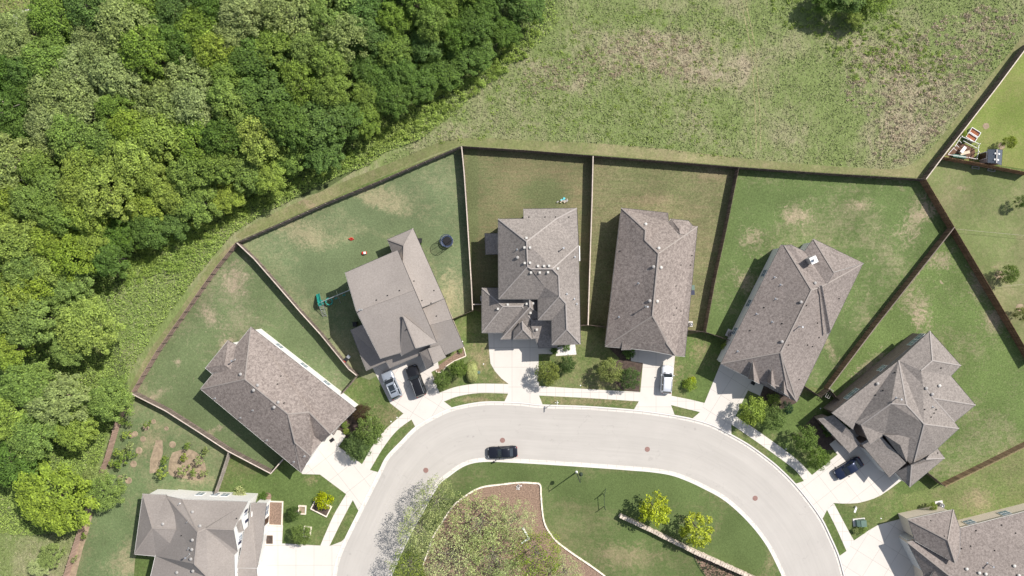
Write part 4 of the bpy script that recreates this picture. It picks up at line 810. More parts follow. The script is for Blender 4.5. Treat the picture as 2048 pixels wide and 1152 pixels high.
# ================================================================ FENCES
def fence(px, label, mat, hgt=1.85, side=1, postm=None, cap=None, sp=1.55, raillow=True, group=None):
    pts = [P(x, y, hgt) for x, y in px]; base = Vector((pts[0].x, pts[0].y, 0))
    t = thing('fence', base, label, 'fence', group); rng = random.Random(int(abs(px[0][0]*7+px[-1][1])))
    pk, ra, cp = MB(), MB(), MB(); first = None
    for a, b in zip(pts[:-1], pts[1:]):
        a2, b2 = (a-base).xy, (b-base).xy; d = b2-a2; l = d.length; d = d/l; n = Vector((-d.y, d.x))*side; rz = math.atan2(d.y, d.x)
        m = max(1, int(l/.15))
        for i in range(m):
            q = a2+d*(l*(i+.5)/m); hh = hgt+rng.uniform(-.02,.02); pk.box((q.x,q.y,.03+hh/2), (l/m*.97,.022+rng.uniform(0,.004),hh), rz)
        for z in (.35, .95, 1.6):
            q = (a2+b2)/2+n*.045; ra.box((q.x,q.y,z), (l,.045,.09), rz)
        if cap: q = (a2+b2)/2+n*.02; cp.box((q.x,q.y,hgt+.05), (l,.15,.035), rz)
        m = max(1, round(l/sp))
        for i in range(m+1 if b is pts[-1] else m):
            q = a2+d*(l*i/m)+n*.075
            if first is None:
                first = MB().box((0,0,hgt/2+.03), (.07,.07,hgt+.05)).obj('post', postm or mat, t); o = first
            else: o = first.copy(); C.objects.link(o)
            o.parent = t; o.location = (q.x, q.y, 0); o.rotation_euler = (0,0,rz)
    pk.obj('board_panel', mat, t); ra.obj('rail', postm or mat, t)
    if cap: cp.obj('cap_rail', cap, t)
    return t
FG, FD, FR = M['fence_grey'], M['fence_dark'], M['fence_red']
fence([(262,785),(312,702),(402,575),(432,533),(471,485)], 'brown back fence of the westernmost yard facing the woodland', M['fence_pink'], side=-1, postm=FG)
fence([(262,787),(331,822),(400,866),(455,902),(541,947)], 'weathered fence between the garden lawn and the westernmost house', FG, side=1, postm=FG, cap=M['cap_pale'])
fence([(541,948),(566,919)], 'short fence piece joining the southern corner of the westernmost house', FG, side=1, cap=M['cap_pale'])
fence([(456,904),(441,950),(425,996)], 'silvery fence running down to the southwestern white house', M['fence_silver'], side=1, postm=M['fence_silver'])
fence([(262,787),(231,842),(208,920),(190,965),(175,1006),(151,1075),(127,1150),(112,1205)], 'brown fence along the western edge of the garden lawn', M['fence_pink'], side=-1, postm=M['post_pale'])
fence([(474,486),(508,518),(557,574),(600,624),(640,668),(697,738),(713,751)], 'pale topped fence between the westernmost yard and the swing set yard', FG, side=1, cap=M['cap_pale'], postm=FG)
fence([(713,752),(697,771),(679,791)], 'short fence joining the northern corner of the westernmost house', FG, side=1)
fence([(472,485),(560,446),(650,406),(760,361),(850,322),(921,292)], 'dark back fence of the wide northwestern yard', FD, side=-1, postm=M['post_pale'], sp=1.5)
fence([(923,293),(928,345),(933,418),(937,480),(942,560),(944.5,609),(945,620)], 'pale capped fence left of the olive brown yard', FG, side=1, cap=M['cap_pale'])
fence([(945,621),(902,639)], 'short dark fence joining the taupe roofed house', FD, side=1)
fence([(945,609),(964,609)], 'very short fence joining the left side of the central house', FD, side=1, cap=M['cap_pale'])
fence([(923,292),(1050,300),(1187,311)], 'dark back fence behind the olive brown yard', FD, side=-1)
fence([(1187,311),(1330,322),(1479,334)], 'dark back fence behind the dry brownish yard', FD, side=-1)
fence([(1479,334),(1650,346),(1850,358)], 'dark back fence behind the vivid green yard', FD, side=-1)
fence([(1186,312),(1184,400),(1180,520),(1176,650)], 'fence right of the olive brown yard beside the central house', FG, side=1, cap=M['cap_pale'])
fence([(1163,651),(1176,650),(1213,654)], 'short fence between the central house and its right hand neighbour', FD, side=-1)
fence([(1478,335),(1453,460),(1430,565),(1412,664)], 'dark fence right of the dry brownish yard', FD, side=1)
fence([(1376,660),(1412,664),(1462,681)], 'short fence between the white car house and the chimney house', FD, side=-1)
fence([(1909,454),(1800,592),(1757,646),(1657,778)], 'diagonal cedar brown fence right of the chimney house yard', mat_board('fence_mid_brown', (.17,.11,.075)), side=1, cap=M['fence_grey'])
fence([(1608,771),(1642,794),(1660,779),(1683,805)], 'short dark fence with a gate corner between the two eastern houses', FD, side=-1)
fence([(1852,358),(1909,454),(1965,548),(2031,660),(2070,728)], 'long brown cedar fence descending along the eastern edge', mat_board('fence_cedar_brown', (.19,.115,.07)), side=-1)
fence([(1852,358),(1885,314),(1936,249),(1998,169),(2062,83)], 'dark fence between the meadow and the bright northeastern lawn', FD, side=-1, cap=M['cap_pale'])
fence([(1885,313),(1944,323),(2000,334),(2062,346)], 'reddish cedar fence behind the small shed', FR, side=-1)
fence([(1890,972),(1980,928),(2062,887)], 'reddish brown fence right of the easternmost house', mat_board('fence_faded_cedar', (.27,.18,.115)), hgt=1.45, side=-1)
fence([(1856,945),(1890,973)], 'short dark fence joining the easternmost house', FD, side=1)
gt = thing('window_frame', P(0,0), 'placeholder', 'x'); bpy.data.objects.remove(gt)

# ================================================================ TREES
def crown(name, seed, R, H, nb, nl, leaf, mat, low=-.25, rb=(.26,.36), fill=.9, up=.5):
    rg = np.random.default_rng(seed); cs = []
    k = 0
    for i in range(nb):                                     # clump centres spread over a dome
        u = (i+.5)/nb; r = math.sqrt(u)*fill; th = i*2.39996+rg.uniform(-.35,.35); r *= rg.uniform(.86,1.06)
        z = math.sqrt(max(0, 1-min(1, r)**2))*H*rg.uniform(.72,1.05)-.1*H
        cs.append((r*R*math.cos(th), r*R*math.sin(th), z, R*rg.uniform(*rb)*(1.1-.35*r)))
    for i in range(nb//3):
        th = rg.uniform(0,6.28); r = rg.uniform(.5,.9); cs.append((r*R*math.cos(th), r*R*math.sin(th), -H*rg.uniform(.05,.5), R*rg.uniform(*rb)))
    cs = np.array(cs); idx = rg.integers(0, len(cs), nl); c = cs[idx]
    d = rg.normal(size=(nl,3)); d /= np.linalg.norm(d, axis=1, keepdims=True); flip = d[:,2] < low; d[flip,2] *= -1
    p = c[:,:3] + d*(c[:,3]*rg.uniform(.30,1.5,nl)**.6)[:,None]*np.array([1,1,.8])
    nr = d*.7+rg.normal(size=(nl,3))*.5; nr[:,2] += up
    return quads(name, p, nr, leaf, mat, .62, seed), cs
def trunk(mb, cs, z, R, rad, n=6, seed=0):
    rng = random.Random(seed); top = z*.9
    mb.tube([(0,0,0),(0.03*R,0,top*.5),(0,0.03*R,top)], [rad, rad*.75, rad*.55], 8)
    for i in range(n):
        c = cs[rng.randrange(len(cs))]; e = Vector((c[0], c[1], z+c[2])); s = Vector((0,0,top*rng.uniform(.6,1))); m = s.lerp(e, .5)+Vector((0,0,-.1*R+.15*R))
        mb.tube([s, m, e], [rad*.5, rad*.28, rad*.1], 5, False)
PROTO = {}
def proto(key, seed, R, H, nb, nl, leaf, z, rad, mat, limbs=6, bark='bark', **kw):
    me, cs = crown('crown', seed, R, H, nb, nl, leaf, M[mat], **kw)
    tm = MB(); trunk(tm, cs, z, R, rad, limbs, seed); tme = bpy.data.meshes.new('trunk'); tme.from_pydata(tm.v, [], tm.f); tme.materials.append(M[bark])
    PROTO.setdefault(key, []).append((me, tme, R, z))
for i in range(8): proto('forest', 11+i, 4.2, 3.3, 46+3*i, 8200, .30, 6.8, .24, 'leaf_mid', 7, rb=(.11,.27), up=1.0, fill=1.0)
for i in range(3): proto('airy', 31+i, 4.2, 2.5, 52, 6000, .28, 6.6, .22, 'leaf_olive', 12, 'bark_grey', rb=(.11,.24), up=.9, fill=1.0)
for i in range(3): proto('garden', 41+i, 2.0, 1.6, 34, 4200, .17, 1.9, .09, 'leaf_mid', 6, rb=(.16,.34), fill=1.0)
for i in range(2): proto('lime', 51+i, 2.5, 2.0, 17, 1500, .33, 2.4, .10, 'leaf_yellow', 6, rb=(.24,.34), fill=1.0)
for i in range(2): proto('shrub', 61+i, 1.0, .9, 12, 1100, .15, .35, .05, 'leaf_mid', 3, rb=(.32,.45))
for i in range(2): proto('sapling', 71+i, .8, .8, 8, 240, .19, .9, .03, 'leaf_mid', 4, rb=(.25,.4))
TN = 0
def tree(kind, px, py, rpx, leaf, label, cat='tree', ht=None, group=None, name=None, v=None, sq=1.0, rot=None):
    global TN; TN += 1; rng = random.Random(TN*7+3); L_ = PROTO[kind]; me, tme, R, z = L_[TN % len(L_) if v is None else v]
    s = rpx/12/R; h0 = (z+R*.4)*s; sz = s
    if ht: sz = ht/(z+R*.6); h0 = ht*.8
    t = thing(name or 'broadleaf_tree', Vector((0,0,0)), label, cat, group); p = P(px, py, h0); t.location = (p.x, p.y, 0)
    t.rotation_euler = (0,0, rng.uniform(0,6.28) if rot is None else rot); w_ = rng.uniform(.88,1.14) if kind in ('forest','airy') else 1; t.scale = (s*w_*(1-h0/CAM_H), s*sq/w_*(1-h0/CAM_H), sz)
    c = bpy.data.objects.new('crown' if kind != 'shrub' else 'foliage', me); C.objects.link(c); c.parent = t; c.location = (0,0,z)
    c.material_slots[0].link = 'OBJECT'; c.material_slots[0].material = M[leaf]
    k = bpy.data.objects.new('trunk' if kind != 'shrub' else 'stem', tme); C.objects.link(k); k.parent = t
    return t

# woodland: individual trees
TREEP = [(-70,-70),(1085,-70),(1070,10),(1020,75),(955,108),(890,150),(830,190),(755,215),(700,270),(640,315),(575,345),(505,372),(450,395),(405,425),(345,440),(275,465),(235,510),(190,560),(120,600),(-70,620)]
rng = random.Random(77); spots = []
tries = 0
while tries < 14000:
    tries += 1; x, y = rng.uniform(-60,1100), rng.uniform(-60,640)
    if not inpoly(x, y, TREEP) or (x < 105 and y < 42): continue
    edge = y > 330+(-x*.25+120) or x > 650
    r = rng.uniform(30,46) if x > 690 else rng.uniform(34,60)
    if any(math.hypot(x-a, y-b) < (r+c)*.56 for a, b, c in spots): continue
    spots.append((x, y, r))
def place(x, y):
    return f"{max(0,min(100,round(x/20.48)))}% across and {max(0,min(100,round(y/11.52)))}% down the photo"
def EDGE(x, y):
    d = min(math.hypot(x-a, y-b) for a, b in TREEP[2:-1]); return .55+.45*min(1, d/110)
def nz(x, y, s): return math.sin(x*.011*s+1.3)*math.cos(y*.013*s+.4)+.5*math.sin(x*.027*s+y*.021*s)
for x, y, r in sorted(spots, key=lambda q: q[1]):
    q = nz(x, y, 1.0)+rng.uniform(-.5,.5)
    if x > 690: kind, leaf, word = 'forest', ('leaf_dark' if q > -.25 else 'leaf_mid'), ('dark green' if q > -.25 else 'mid green')
    elif y < 230 and q > .25 or (x < 140 and y < 330 and q > -.3): kind, leaf, word = ('airy' if rng.random() < .55 else 'forest'), 'leaf_olive', 'pale olive'
    elif q > .1: kind, leaf, word = 'forest', 'leaf_bright', 'bright yellow green'
    elif q > -.55: kind, leaf, word = 'forest', 'leaf_mid', 'mid green'
    else: kind, leaf, word = 'forest', 'leaf_dark', 'dark green'
    if 130 < x < 430 and 280 < y < 430 and leaf == 'leaf_dark': leaf, word = 'leaf_bright', 'bright yellow green'
    size = 'broad' if r > 50 else 'slender' if r < 38 else 'round'
    tree(kind, x, y, r*1.03, leaf, f"{size} {word} woodland tree {place(x,y)}", 'tree', ht=(rng.uniform(9,11.5)*(.78+.22*r/50) if x < 690 else rng.uniform(7,10))*EDGE(x,y), group='trees of the woodland')
EX = [(175,655,58,'leaf_bright','large bright tree standing alone between the woodland and the meadow slope',8.5),(140,700,34,'leaf_mid','mid green tree touching the large bright tree, on its lower left side',7),
 (55,640,58,'leaf_mid','wide mid green tree at the left edge two thirds down the woodland',9),(15,700,42,'leaf_bright','bright tree cut by the left edge, beside the small grassy gap',8),(60,770,50,'leaf_mid','mid green tree below the small grassy gap at the left',9),
 (120,800,55,'leaf_olive','pale olive tree above the fence corner, left of the round dark green one',9),(222,800,44,'leaf_mid','round dense green tree overhanging the western fence corner',7),
 (15,830,48,'leaf_bright','bright yellowish tree at the left edge beside the pale olive tree',9),(70,870,50,'leaf_mid','mid green tree below the pale olive tree',8.5),(150,860,40,'leaf_bright','bright tree between the pale olive tree and the western fence',7),
 (20,925,52,'leaf_dark','dark green tree at the left edge above the big freestanding crown',8),(108,995,72,'leaf_bright','biggest freestanding bright tree near the lower left corner',9),(60,560,50,'leaf_bright','bright tree on the left edge of the woodland just above its opening',9),
 (1700,-24,44,'leaf_dark','dark tree clump at the top edge of the meadow, left one',5.5),(1655,-2,30,'leaf_dark','small dark tree at the top edge of the meadow beside the clump',4),(1752,-4,32,'leaf_mid','mid green tree at the top edge of the meadow, right one',4.5),(1715,32,20,'leaf_bright','small bright bush tree just below the dark clump at the top edge',3)]
for x, y, r, lf, lb, ht in EX: tree('forest', x, y, r, lf, lb, ht=ht)
tree('airy', 100,1112,26,'leaf_olive','pale olive small tree in the lower left corner outside the fence', ht=4); tree('airy', 78,1135,20,'leaf_sage','grey green small tree lowest in the lower left corner', ht=3.5)
tree('airy', 203,985,40,'leaf_mid','loose leafy tree leaning over the western fence beside the garden lawn', ht=5); tree('airy', 190,955,26,'leaf_olive','thin olive tree on top of the western fence line', ht=4.5)
tree('forest', -150,300,60,'leaf_mid','mid green woodland tree just beyond the left frame edge', ht=10)

for i,(x,y,an) in enumerate(((25,345,.4),(60,375,2.1),(22,232,1.2),(170,8,-.7),(8,425,3.0))):
    rr = random.Random(i+50); t = thing('dead_tree', P(x,y,8.5), ('bare pale dead tree in the woodland '+place(x,y)), 'dead tree', 'bare dead trees in the woodland'); t.location.z = 0
    mb = MB(); top = Vector((1.2*math.cos(an),1.2*math.sin(an),9.6)); mb.tube([(0,0,0),(0.1,0,5),tuple(top)],[.22,.17,.07],7); mb.obj('trunk', M['cap_pale'], t)
    for k in range(6):
        s0 = Vector((0.1,0,5)).lerp(top, rr.uniform(.5,.95)); e0 = s0+Vector((rr.uniform(-2.4,2.4), rr.uniform(-2.4,2.4), rr.uniform(.3,1.4))); m0 = s0.lerp(e0,.5)+Vector((rr.uniform(-.3,.3),rr.uniform(-.3,.3),.2))
        MB().tube([s0,m0,e0],[.07,.05,.02],5).obj('branch', M['cap_pale'], t)
# sparse island trees
for i in range(3): proto('sparse', 81+i, 5.0, 3.0, 70, 3200, .23, 4.6, .12, 'leaf_sage', 26, 'bark_grey', rb=(.12,.24), low=-1, fill=1.0, up=.8)
for x, y, r, lf, lb, ht in ((872,1005,48,'leaf_olive','sparse yellow green tree overhanging the kerb above the island bed',6.5),(838,1065,50,'leaf_sage','sparse tree casting dappled shade on the street left of the island',7.5),(960,1050,64,'leaf_sage','open crowned sage tree in the middle of the island mulch bed',7),
  (1030,1045,42,'leaf_sage','thin pale tree in the upper right part of the island mulch bed',6),(900,1125,62,'leaf_sage','sparse olive tree near the bottom left of the island bed',7.5),(985,1120,64,'leaf_olive','wide sparse tree at the bottom middle of the island bed',7.5),(1075,1115,54,'leaf_bright','sparse yellow green tree left of the curved stone edging at the bottom',6.5),
  (815,1140,42,'leaf_bright','sparse yellow green tree at the bottom kerb of the island',7),(1130,1150,38,'leaf_sage','sparse tree lowest at the right tip of the mulch bed',6),(1020,1190,60,'leaf_sage','sparse tree whose crown rises from below the frame into the bed',7.5)):
    tree('sparse', x, y, r, lf, lb, ht=ht)
# lime trees by the stone wall
tree('lime', 1311,1019,32,'leaf_yellow','vivid lime yellow tree by the upper end of the stone wall', ht=4.6); tree('lime', 1397,1061,31,'leaf_yellow','vivid lime yellow tree further down the stone wall, the right one of two', ht=4.6)
# front garden trees
G_ = [('garden',736,862,29,'leaf_mid','larger green tree in front of the westernmost house, upper of the pair',3.8),('garden',716,893,27,'leaf_dark','darker green tree beside the white driveway, lower of the pair',3.6),('garden',722,826,17,'leaf_red','dark reddish green bush at the eastern corner of the westernmost house',2.2),
 ('garden',884,760,18,'leaf_mid','small green tree right of the black suv',3.0),('garden',917,738,17,'leaf_mid','small green tree between the front bed and the clipped hedge shrub',3.0),
 ('garden',1096,746,24,'leaf_olive','pale feathery tree right of the widest driveway',3.6),('garden',1134,729,17,'leaf_dark','dark green tree beside the pale feathery one at the central house',3.0),
 ('garden',1221,742,24,'leaf_olive','light green feathery tree left of the white car driveway',3.6),('garden',1259,757,21,'leaf_dark','dense darker tree next to the white car driveway',3.2),
 ('garden',1507,822,28,'leaf_bright','light green tree right of the half shaded driveway',4.2),('garden',1547,837,24,'leaf_mid','mid green tree between the light one and the sidewalk bend',3.8),('garden',1573,817,13,'leaf_blue','small bluish green tree in front of the chimney house',2.2),
 ('garden',1612,877,25,'leaf_mid','leafy tree before the dark mulch bed of the easternmost house',3.8),('garden',1637,918,22,'leaf_mid','leafy tree at the corner of the blue car driveway',3.6),
 ('garden',601,1070,20,'leaf_mid','small dark tree beside the southwestern driveway',3.0),('garden',588,1028,13,'leaf_dark','small dark tree left of the small square planter',2.2),
 ('garden',2020,548,18,'leaf_mid','compact green tree on the lawn east of the long fence',2.8),('garden',2046,403,12,'leaf_mid','small tree cut by the right edge on the eastern lawn',2.5),('garden',2046,628,13,'leaf_olive','thin tree at the right edge below the compact one',2.4),
 ('garden',2021,284,12,'leaf_bright','young tree by the small shed on the bright lawn',2.4),('garden',1866,1013,8,'leaf_bright','tiny tree in the dark corner beside the southeastern house',1.8)]
for kd, x, y, r, lf, lb, ht in G_:
    lf = dict(leaf_mid='leaf_gmid', leaf_dark='leaf_gdark', leaf_olive='leaf_golive').get(lf, lf); tree(kd, x, y, r, lf, lb, ht=ht)
SH = [(1381,770,13,'leaf_bright','yellow green bush on the lawn right of the white car'),(1385,762,8,'leaf_yellow','small yellow tipped bush touching the yellow green one'),(481,988,14,'leaf_pale','pale spiky ornamental grass against the white house'),
 (527,993,8,'leaf_dark','dark small bush beside the round red mound'),(648,1003,17,'leaf_yellow','lime green shrub filling the tilted rectangular planter'),(1549,800,13,'leaf_bright','lime green shrub in the shade before the chimney house'),(1453,692,9,'leaf_bright','small bright shrub beside the left fence corner of the chimney house'),
 (1258,704,13,'leaf_dark','dark shrub against the brown roofed house front'),(1108,701,8,'leaf_dark','dark shrub at the left end of the white gravel bed'),(1133,695,8,'leaf_dark','dark shrub in the middle of the white gravel bed'),(902,703,5,'leaf_mid','tiny shrub in the brown front bed, left one'),(921,702,5,'leaf_mid','tiny shrub in the brown front bed, right one'),
 (693,862,7,'leaf_bright','small bright shrub at the corner of the white driveway'),(690,850,7,'leaf_mid','small green shrub under the windows of the westernmost house'),(1725,1058,9,'leaf_mid','low green shrub right below the utility box'),(1712,1061,7,'leaf_olive','low olive shrub left below the utility box'),
 (1928,268,7,'leaf_bright','bright shrub beside the two soil filled raised beds'),(1927,282,6,'leaf_blue','bluish shrub on the corner of the fenced garden'),(1649,852,9,'leaf_dark','dark shrub at the left wall of the easternmost house'),(1656,866,8,'leaf_dark','dark shrub beside the porch of the easternmost house'),
 (838,484,6,'leaf_dark','dark shrub at the back corner of the taupe roofed house'),(282,1024,1,'leaf_mid','')]
for x, y, r, lf, lb in SH:
    if lb: tree('shrub', x, y, r, lf, lb, 'shrub', name='shrub')
SP = [(245,840,9,'leaf_mid'),(258,846,7,'leaf_mid'),(253,868,9,'leaf_bright'),(295,849,7,'leaf_mid'),(238,903,10,'leaf_bright'),(247,912,8,'leaf_mid'),(240,925,11,'leaf_mid'),(226,925,8,'leaf_bright'),(262,892,9,'leaf_olive'),(263,909,8,'leaf_mid'),
 (325,946,12,'leaf_bright'),(331,921,9,'leaf_mid'),(370,915,9,'leaf_bright'),(366,941,11,'leaf_olive'),(400,920,10,'leaf_olive'),(377,892,8,'leaf_mid'),(413,901,8,'leaf_olive'),(389,945,9,'leaf_mid'),(170,1071,7,'leaf_mid'),(150,1119,6,'leaf_olive'),(245,955,8,'leaf_olive'),(248,976,7,'leaf_mid'),(408,945,8,'leaf_olive')]
for x, y, r, lf in SP:
    tree('sapling', x, y, r, lf, f"young {dict(leaf_mid='green',leaf_bright='bright green',leaf_olive='thin olive')[lf]} sapling in the garden lawn {place(x,y)}", 'sapling', ht=1.7 if r < 10 else 2.2, group='young trees in the garden lawn', name='sapling')
for x, y, r in ((270,868,6),(292,855,6.5),(263,871,5.5),(333,857,4.5),(286,878,6),(345,889,7),(278,901,7),(267,928,7),(257,961,7),(240,955,5),(307,843,5),(256,895,4)):
    mb = MB().lathe([(r/12,0),(r/12*.9,.06),(r/12*.5,.05),(r/12*.2,.02)], (0,0,0), 16)
    solo('mulch_ring', mb, M['soil'], P(x,y)+Vector((0,0,.03)), f"tan mulch ring in the garden lawn {place(x,y)}", 'mulch ring', 'mulch rings in the garden lawn')
# clipped hedge shrub
rg = np.random.default_rng(3); n = 4200; u = rg.normal(size=(n,3)); u /= np.linalg.norm(u, axis=1, keepdims=True); u[:,2] = np.abs(u[:,2])
pw = np.sign(u)*np.abs(u)**.75; cpos = pw*np.array([.98,1.75,1.35])*rg.uniform(.93,1.02,(n,1)); me = quads('foliage', cpos, u+rg.normal(size=(n,3))*.35, .13, M['leaf_pale'], .7, 4)
t = thing('hedge_shrub', P(943,745,.9), 'pale clipped oblong shrub beside the widest driveway', 'shrub'); t.location.z = 0; t.rotation_euler = (0,0,R_(4))
o = bpy.data.objects.new('foliage', me); C.objects.link(o); o.parent = t; MB().tube([(0,0,0),(0,0,.9)], [.08,.05], 6).obj('stem', M['bark'], t)
MB().lathe([(.8,0),(.78,.8),(.45,.95),(.1,1.0)], (0,0,0), 14).obj('inner_twigs', M['leaf_pale'], t).scale = (.9,1.7,.95)
# ================================================================ CARS
def paint(name, c, rough=.28, metal=.3): 
    m = mat_plain(name, c, rough, metal, .03, coat=.8); return m
GL = mat_glass('car_glass', (.015,.02,.025)); TY = mat_plain('tyre', (.02,.02,.02), .9); RIM = mat_plain('alloy_rim', (.4,.4,.42), .35, .8)
LA = mat_plain('headlamp', (.22,.23,.25), .15, .1); TL = mat_plain('tail_lamp', (.35,.02,.02), .3)
def car(name, px, py, ang, L, W, H, col, label, kind='suv', extra=None, dark_roof=None):
    """front of the car points to local +Y; ang = heading, degrees anticlockwise from north"""
    base = P(px, py, H*.5); t = thing(name, (base.x, base.y, .036 if kind != 'street' else -.13), label, 'car' if kind != 'pickup' else 'car', None, R_(ang))
    w = W/2; h = L/2
    prof = {'suv': (.62,.98,1.06,1.08,1.05), 'pickup': (.75,1.12,1.18,1.2,1.15), 'sedan': (.55,.82,.93,.95,.92), 'street': (.6,.84,.93,.97,.95)}[kind]
    # lower body: lofted rings from rear (-h) to front (+h)
    ys = [-1,-.985,-.95,-.88,-.72,-.5,-.2,.1,.36,.5,.66,.8,.9,.96,.99,1]
    def wid(y): return w*(1-.30*max(0,(abs(y)-.80)/.20)**2.6)
    def top(y):
        if y < -.93: return prof[3]-.14*(-.93-y)/.07
        if y < .42: return prof[3]
        if y < .93: return prof[3]-(prof[3]-prof[1]+.06)*((y-.42)/.51)**1.5
        return prof[1]-.06-(.22)*(y-.93)/.07
    mb = MB(); n = 14
    for y in ys:
        a, zt = wid(y), top(y); zb = .26 if abs(y) < .93 else .34
        for (u, v) in ((-.9,0),(-.99,.25),(-1,.55),(-.95,.86),(-.80,.97),(-.4,1.0),(0,1.015),(.4,1.0),(.80,.97),(.95,.86),(1,.55),(.99,.25),(.9,0),(0,0)):
            mb.v.append((u*a, y*h, zb+(zt-zb)*v))
    for i in range(len(ys)-1):
        for k in range(n): mb.f.append((i*n+k, (i+1)*n+k, (i+1)*n+(k+1)%n, i*n+(k+1)%n))
    mb.f.append(tuple(range(n))); mb.f.append(tuple((len(ys)-1)*n+k for k in reversed(range(n))))
    o = mb.obj('body', col, t, True)
    # cabin
    y0, y1, y2, y3 = {'suv': (-.94,-.80,.18,.42), 'pickup': (-.95,-.86,.16,.34), 'sedan': (-.74,-.42,.12,.40), 'street': (-.70,-.47,.06,.33)}[kind]
    zb = prof[3]-.03; wb = w*.88; wr = w*.74; rings = []
    def ring(y, hw, z, cr): return [(-hw,y,z),(-hw*.93,y,z+cr*.6),(-hw*.5,y,z+cr),(0,y,z+cr*1.2),(hw*.5,y,z+cr),(hw*.93,y,z+cr*.6),(hw,y,z)]
    cb = MB(); R4 = [ring(y0*h, wb*.92, zb, 0), ring(y1*h, wr*.96, H-.09, .05), ring((y1*.7+y2*.3)*h, wr, H-.06, .06), ring((y1*.3+y2*.7)*h, wr, H-.06, .06), ring(y2*h, wr*.97, H-.10, .05), ring(y3*h, wb*.94, zb, 0)]
    for r in R4: cb.v += r
    for i in range(5):
        for k in range(6): cb.f.append((i*7+k, i*7+k+1, (i+1)*7+k+1, (i+1)*7+k))
    # sides down to the belt
    b = len(cb.v); yy = [y0, y1, y1*.7+y2*.3, y1*.3+y2*.7, y2, y3]
    for y in yy: cb.v += [(-wb, y*h, zb-.02), (wb, y*h, zb-.02)]
    for i in range(5):
        cb.f.append((b+2*i, i*7, (i+1)*7, b+2*i+2)); cb.f.append((i*7+6, b+2*i+1, b+2*i+3, (i+1)*7+6))
    cb.obj('cabin', dark_roof or col, t, True)
    def pane(nm, q, off, shrink=.1, m=None):
        q = [Vector(p) for p in q]; c = sum(q, Vector())/len(q); q = [p.lerp(c, shrink)+Vector(off) for p in q]
        return MB().add(q+[p-Vector(off)*1.2 for p in q], [(0,1,2,3),(4,5,6,7)[::-1],(0,1,5,4),(1,2,6,5),(2,3,7,6),(3,0,4,7)]).obj(nm, m or GL, t)
    pane('windshield', [(-wr*.97,y2*h,H-.07),(wr*.97,y2*h,H-.07),(wb*.94,y3*h,zb+.02),(-wb*.94,y3*h,zb+.02)], (0,.03,.05), .07)
    pane('rear_window', [(-wr*.94,y1*h,H-.07),(-wb*.9,y0*h,zb+.05),(wb*.9,y0*h,zb+.05),(wr*.94,y1*h,H-.07)], (0,-.03,.05), .1)
    for s in (-1, 1):
        a_, c_ = y1*.55+y2*.45, y2
        for (ya, yb) in ((y1*.96+y2*.04, a_-.015), (a_+.015, y2*.98+.02)):
            pane('side_window', [(s*wr,ya*h,H-.12),(s*wr,yb*h,H-.12),(s*wb,(yb+ (.12 if yb > a_ else 0))*h,zb+.03),(s*wb,(ya-(.06 if ya < a_-.1 else 0))*h,zb+.03)], (s*.025,0,.012), .07)
        MB().box((s*(w+.06), (y3-.10)*h, prof[3]+.02), (.2,.13,.14)).obj('mirror', col, t)
        l = MB().box((s*w*.66, h*.935, prof[1]-.16), (w*.34,.14,.13), s*-.35).obj('headlight', LA, t)
        MB().box((s*w*.70, -h*.965, prof[3]-.22), (w*.3,.12,.22), s*.3).obj('taillight', TL, t)
        for y in (-.60, .61):
            wm = MB().tube([(s*(w-.26),y*h,.33),(s*(w-.05),y*h,.33)], .33, 18); wo = wm.obj('wheel', TY, t)
            MB().tube([(s*(w-.09),y*h,.33),(s*(w-.035),y*h,.33)], .2, 14).obj('rim', RIM, wo)
    MB().box((0, h*.985, .55), (w*.8,.06,.26)).obj('grille', M['black'], t)
    if kind in ('suv','pickup') and extra != 'plain':
        for s in (-1, 1): MB().beam((s*wr*.9,(y1+.05)*h,H+.03),(s*wr*.9,(y2-.03)*h,H+.03),.05).obj('roof_rail', M['metal'], t)
    if extra == 'sunroof':
        MB().box((0,(y2*.55+y1*.45)*h+.25,H+.012), (wr*1.25,1.0,.03)).obj('sunroof', GL, t); MB().box((0,(y2*.3+y1*.7)*h+.1,H+.012), (wr*1.25,.28,.03)).obj('sunroof', GL, t)
    MB().box((0,y3*h+.12,zb+.015), (wb*1.6,.14,.02)).obj('wiper_cowl', M['black'], t)
    return t
car('parked_suv', 783, 770, 24, 4.85, 2.0, 1.68, paint('paint_silver', (.30,.335,.385)), 'silver grey suv with dark sunroof panels on the driveway beside the black suv', 'suv', 'sunroof')
car('parked_suv', 832, 762, 20, 5.35, 2.1, 1.88, paint('paint_black', (.012,.012,.014)), 'long black suv with chrome roof rails on the taupe house driveway', 'pickup')
car('parked_suv', 1334, 759, -3.5, 4.65, 1.92, 1.66, paint('paint_white', (.74,.76,.80)), 'white suv on the driveway of the brown roofed house', 'suv')
car('parked_sedan', 1697.5, 937, 122, 4.95, 1.95, 1.5, paint('paint_navy', (.012,.02,.05)), 'dark blue car on the shaded driveway of the easternmost house', 'sedan')
car('parked_sedan', 1005, 905, 93, 4.95, 1.95, 1.5, paint('paint_blackblue', (.012,.014,.022)), 'black sedan parked by the island kerb on the street', 'street')

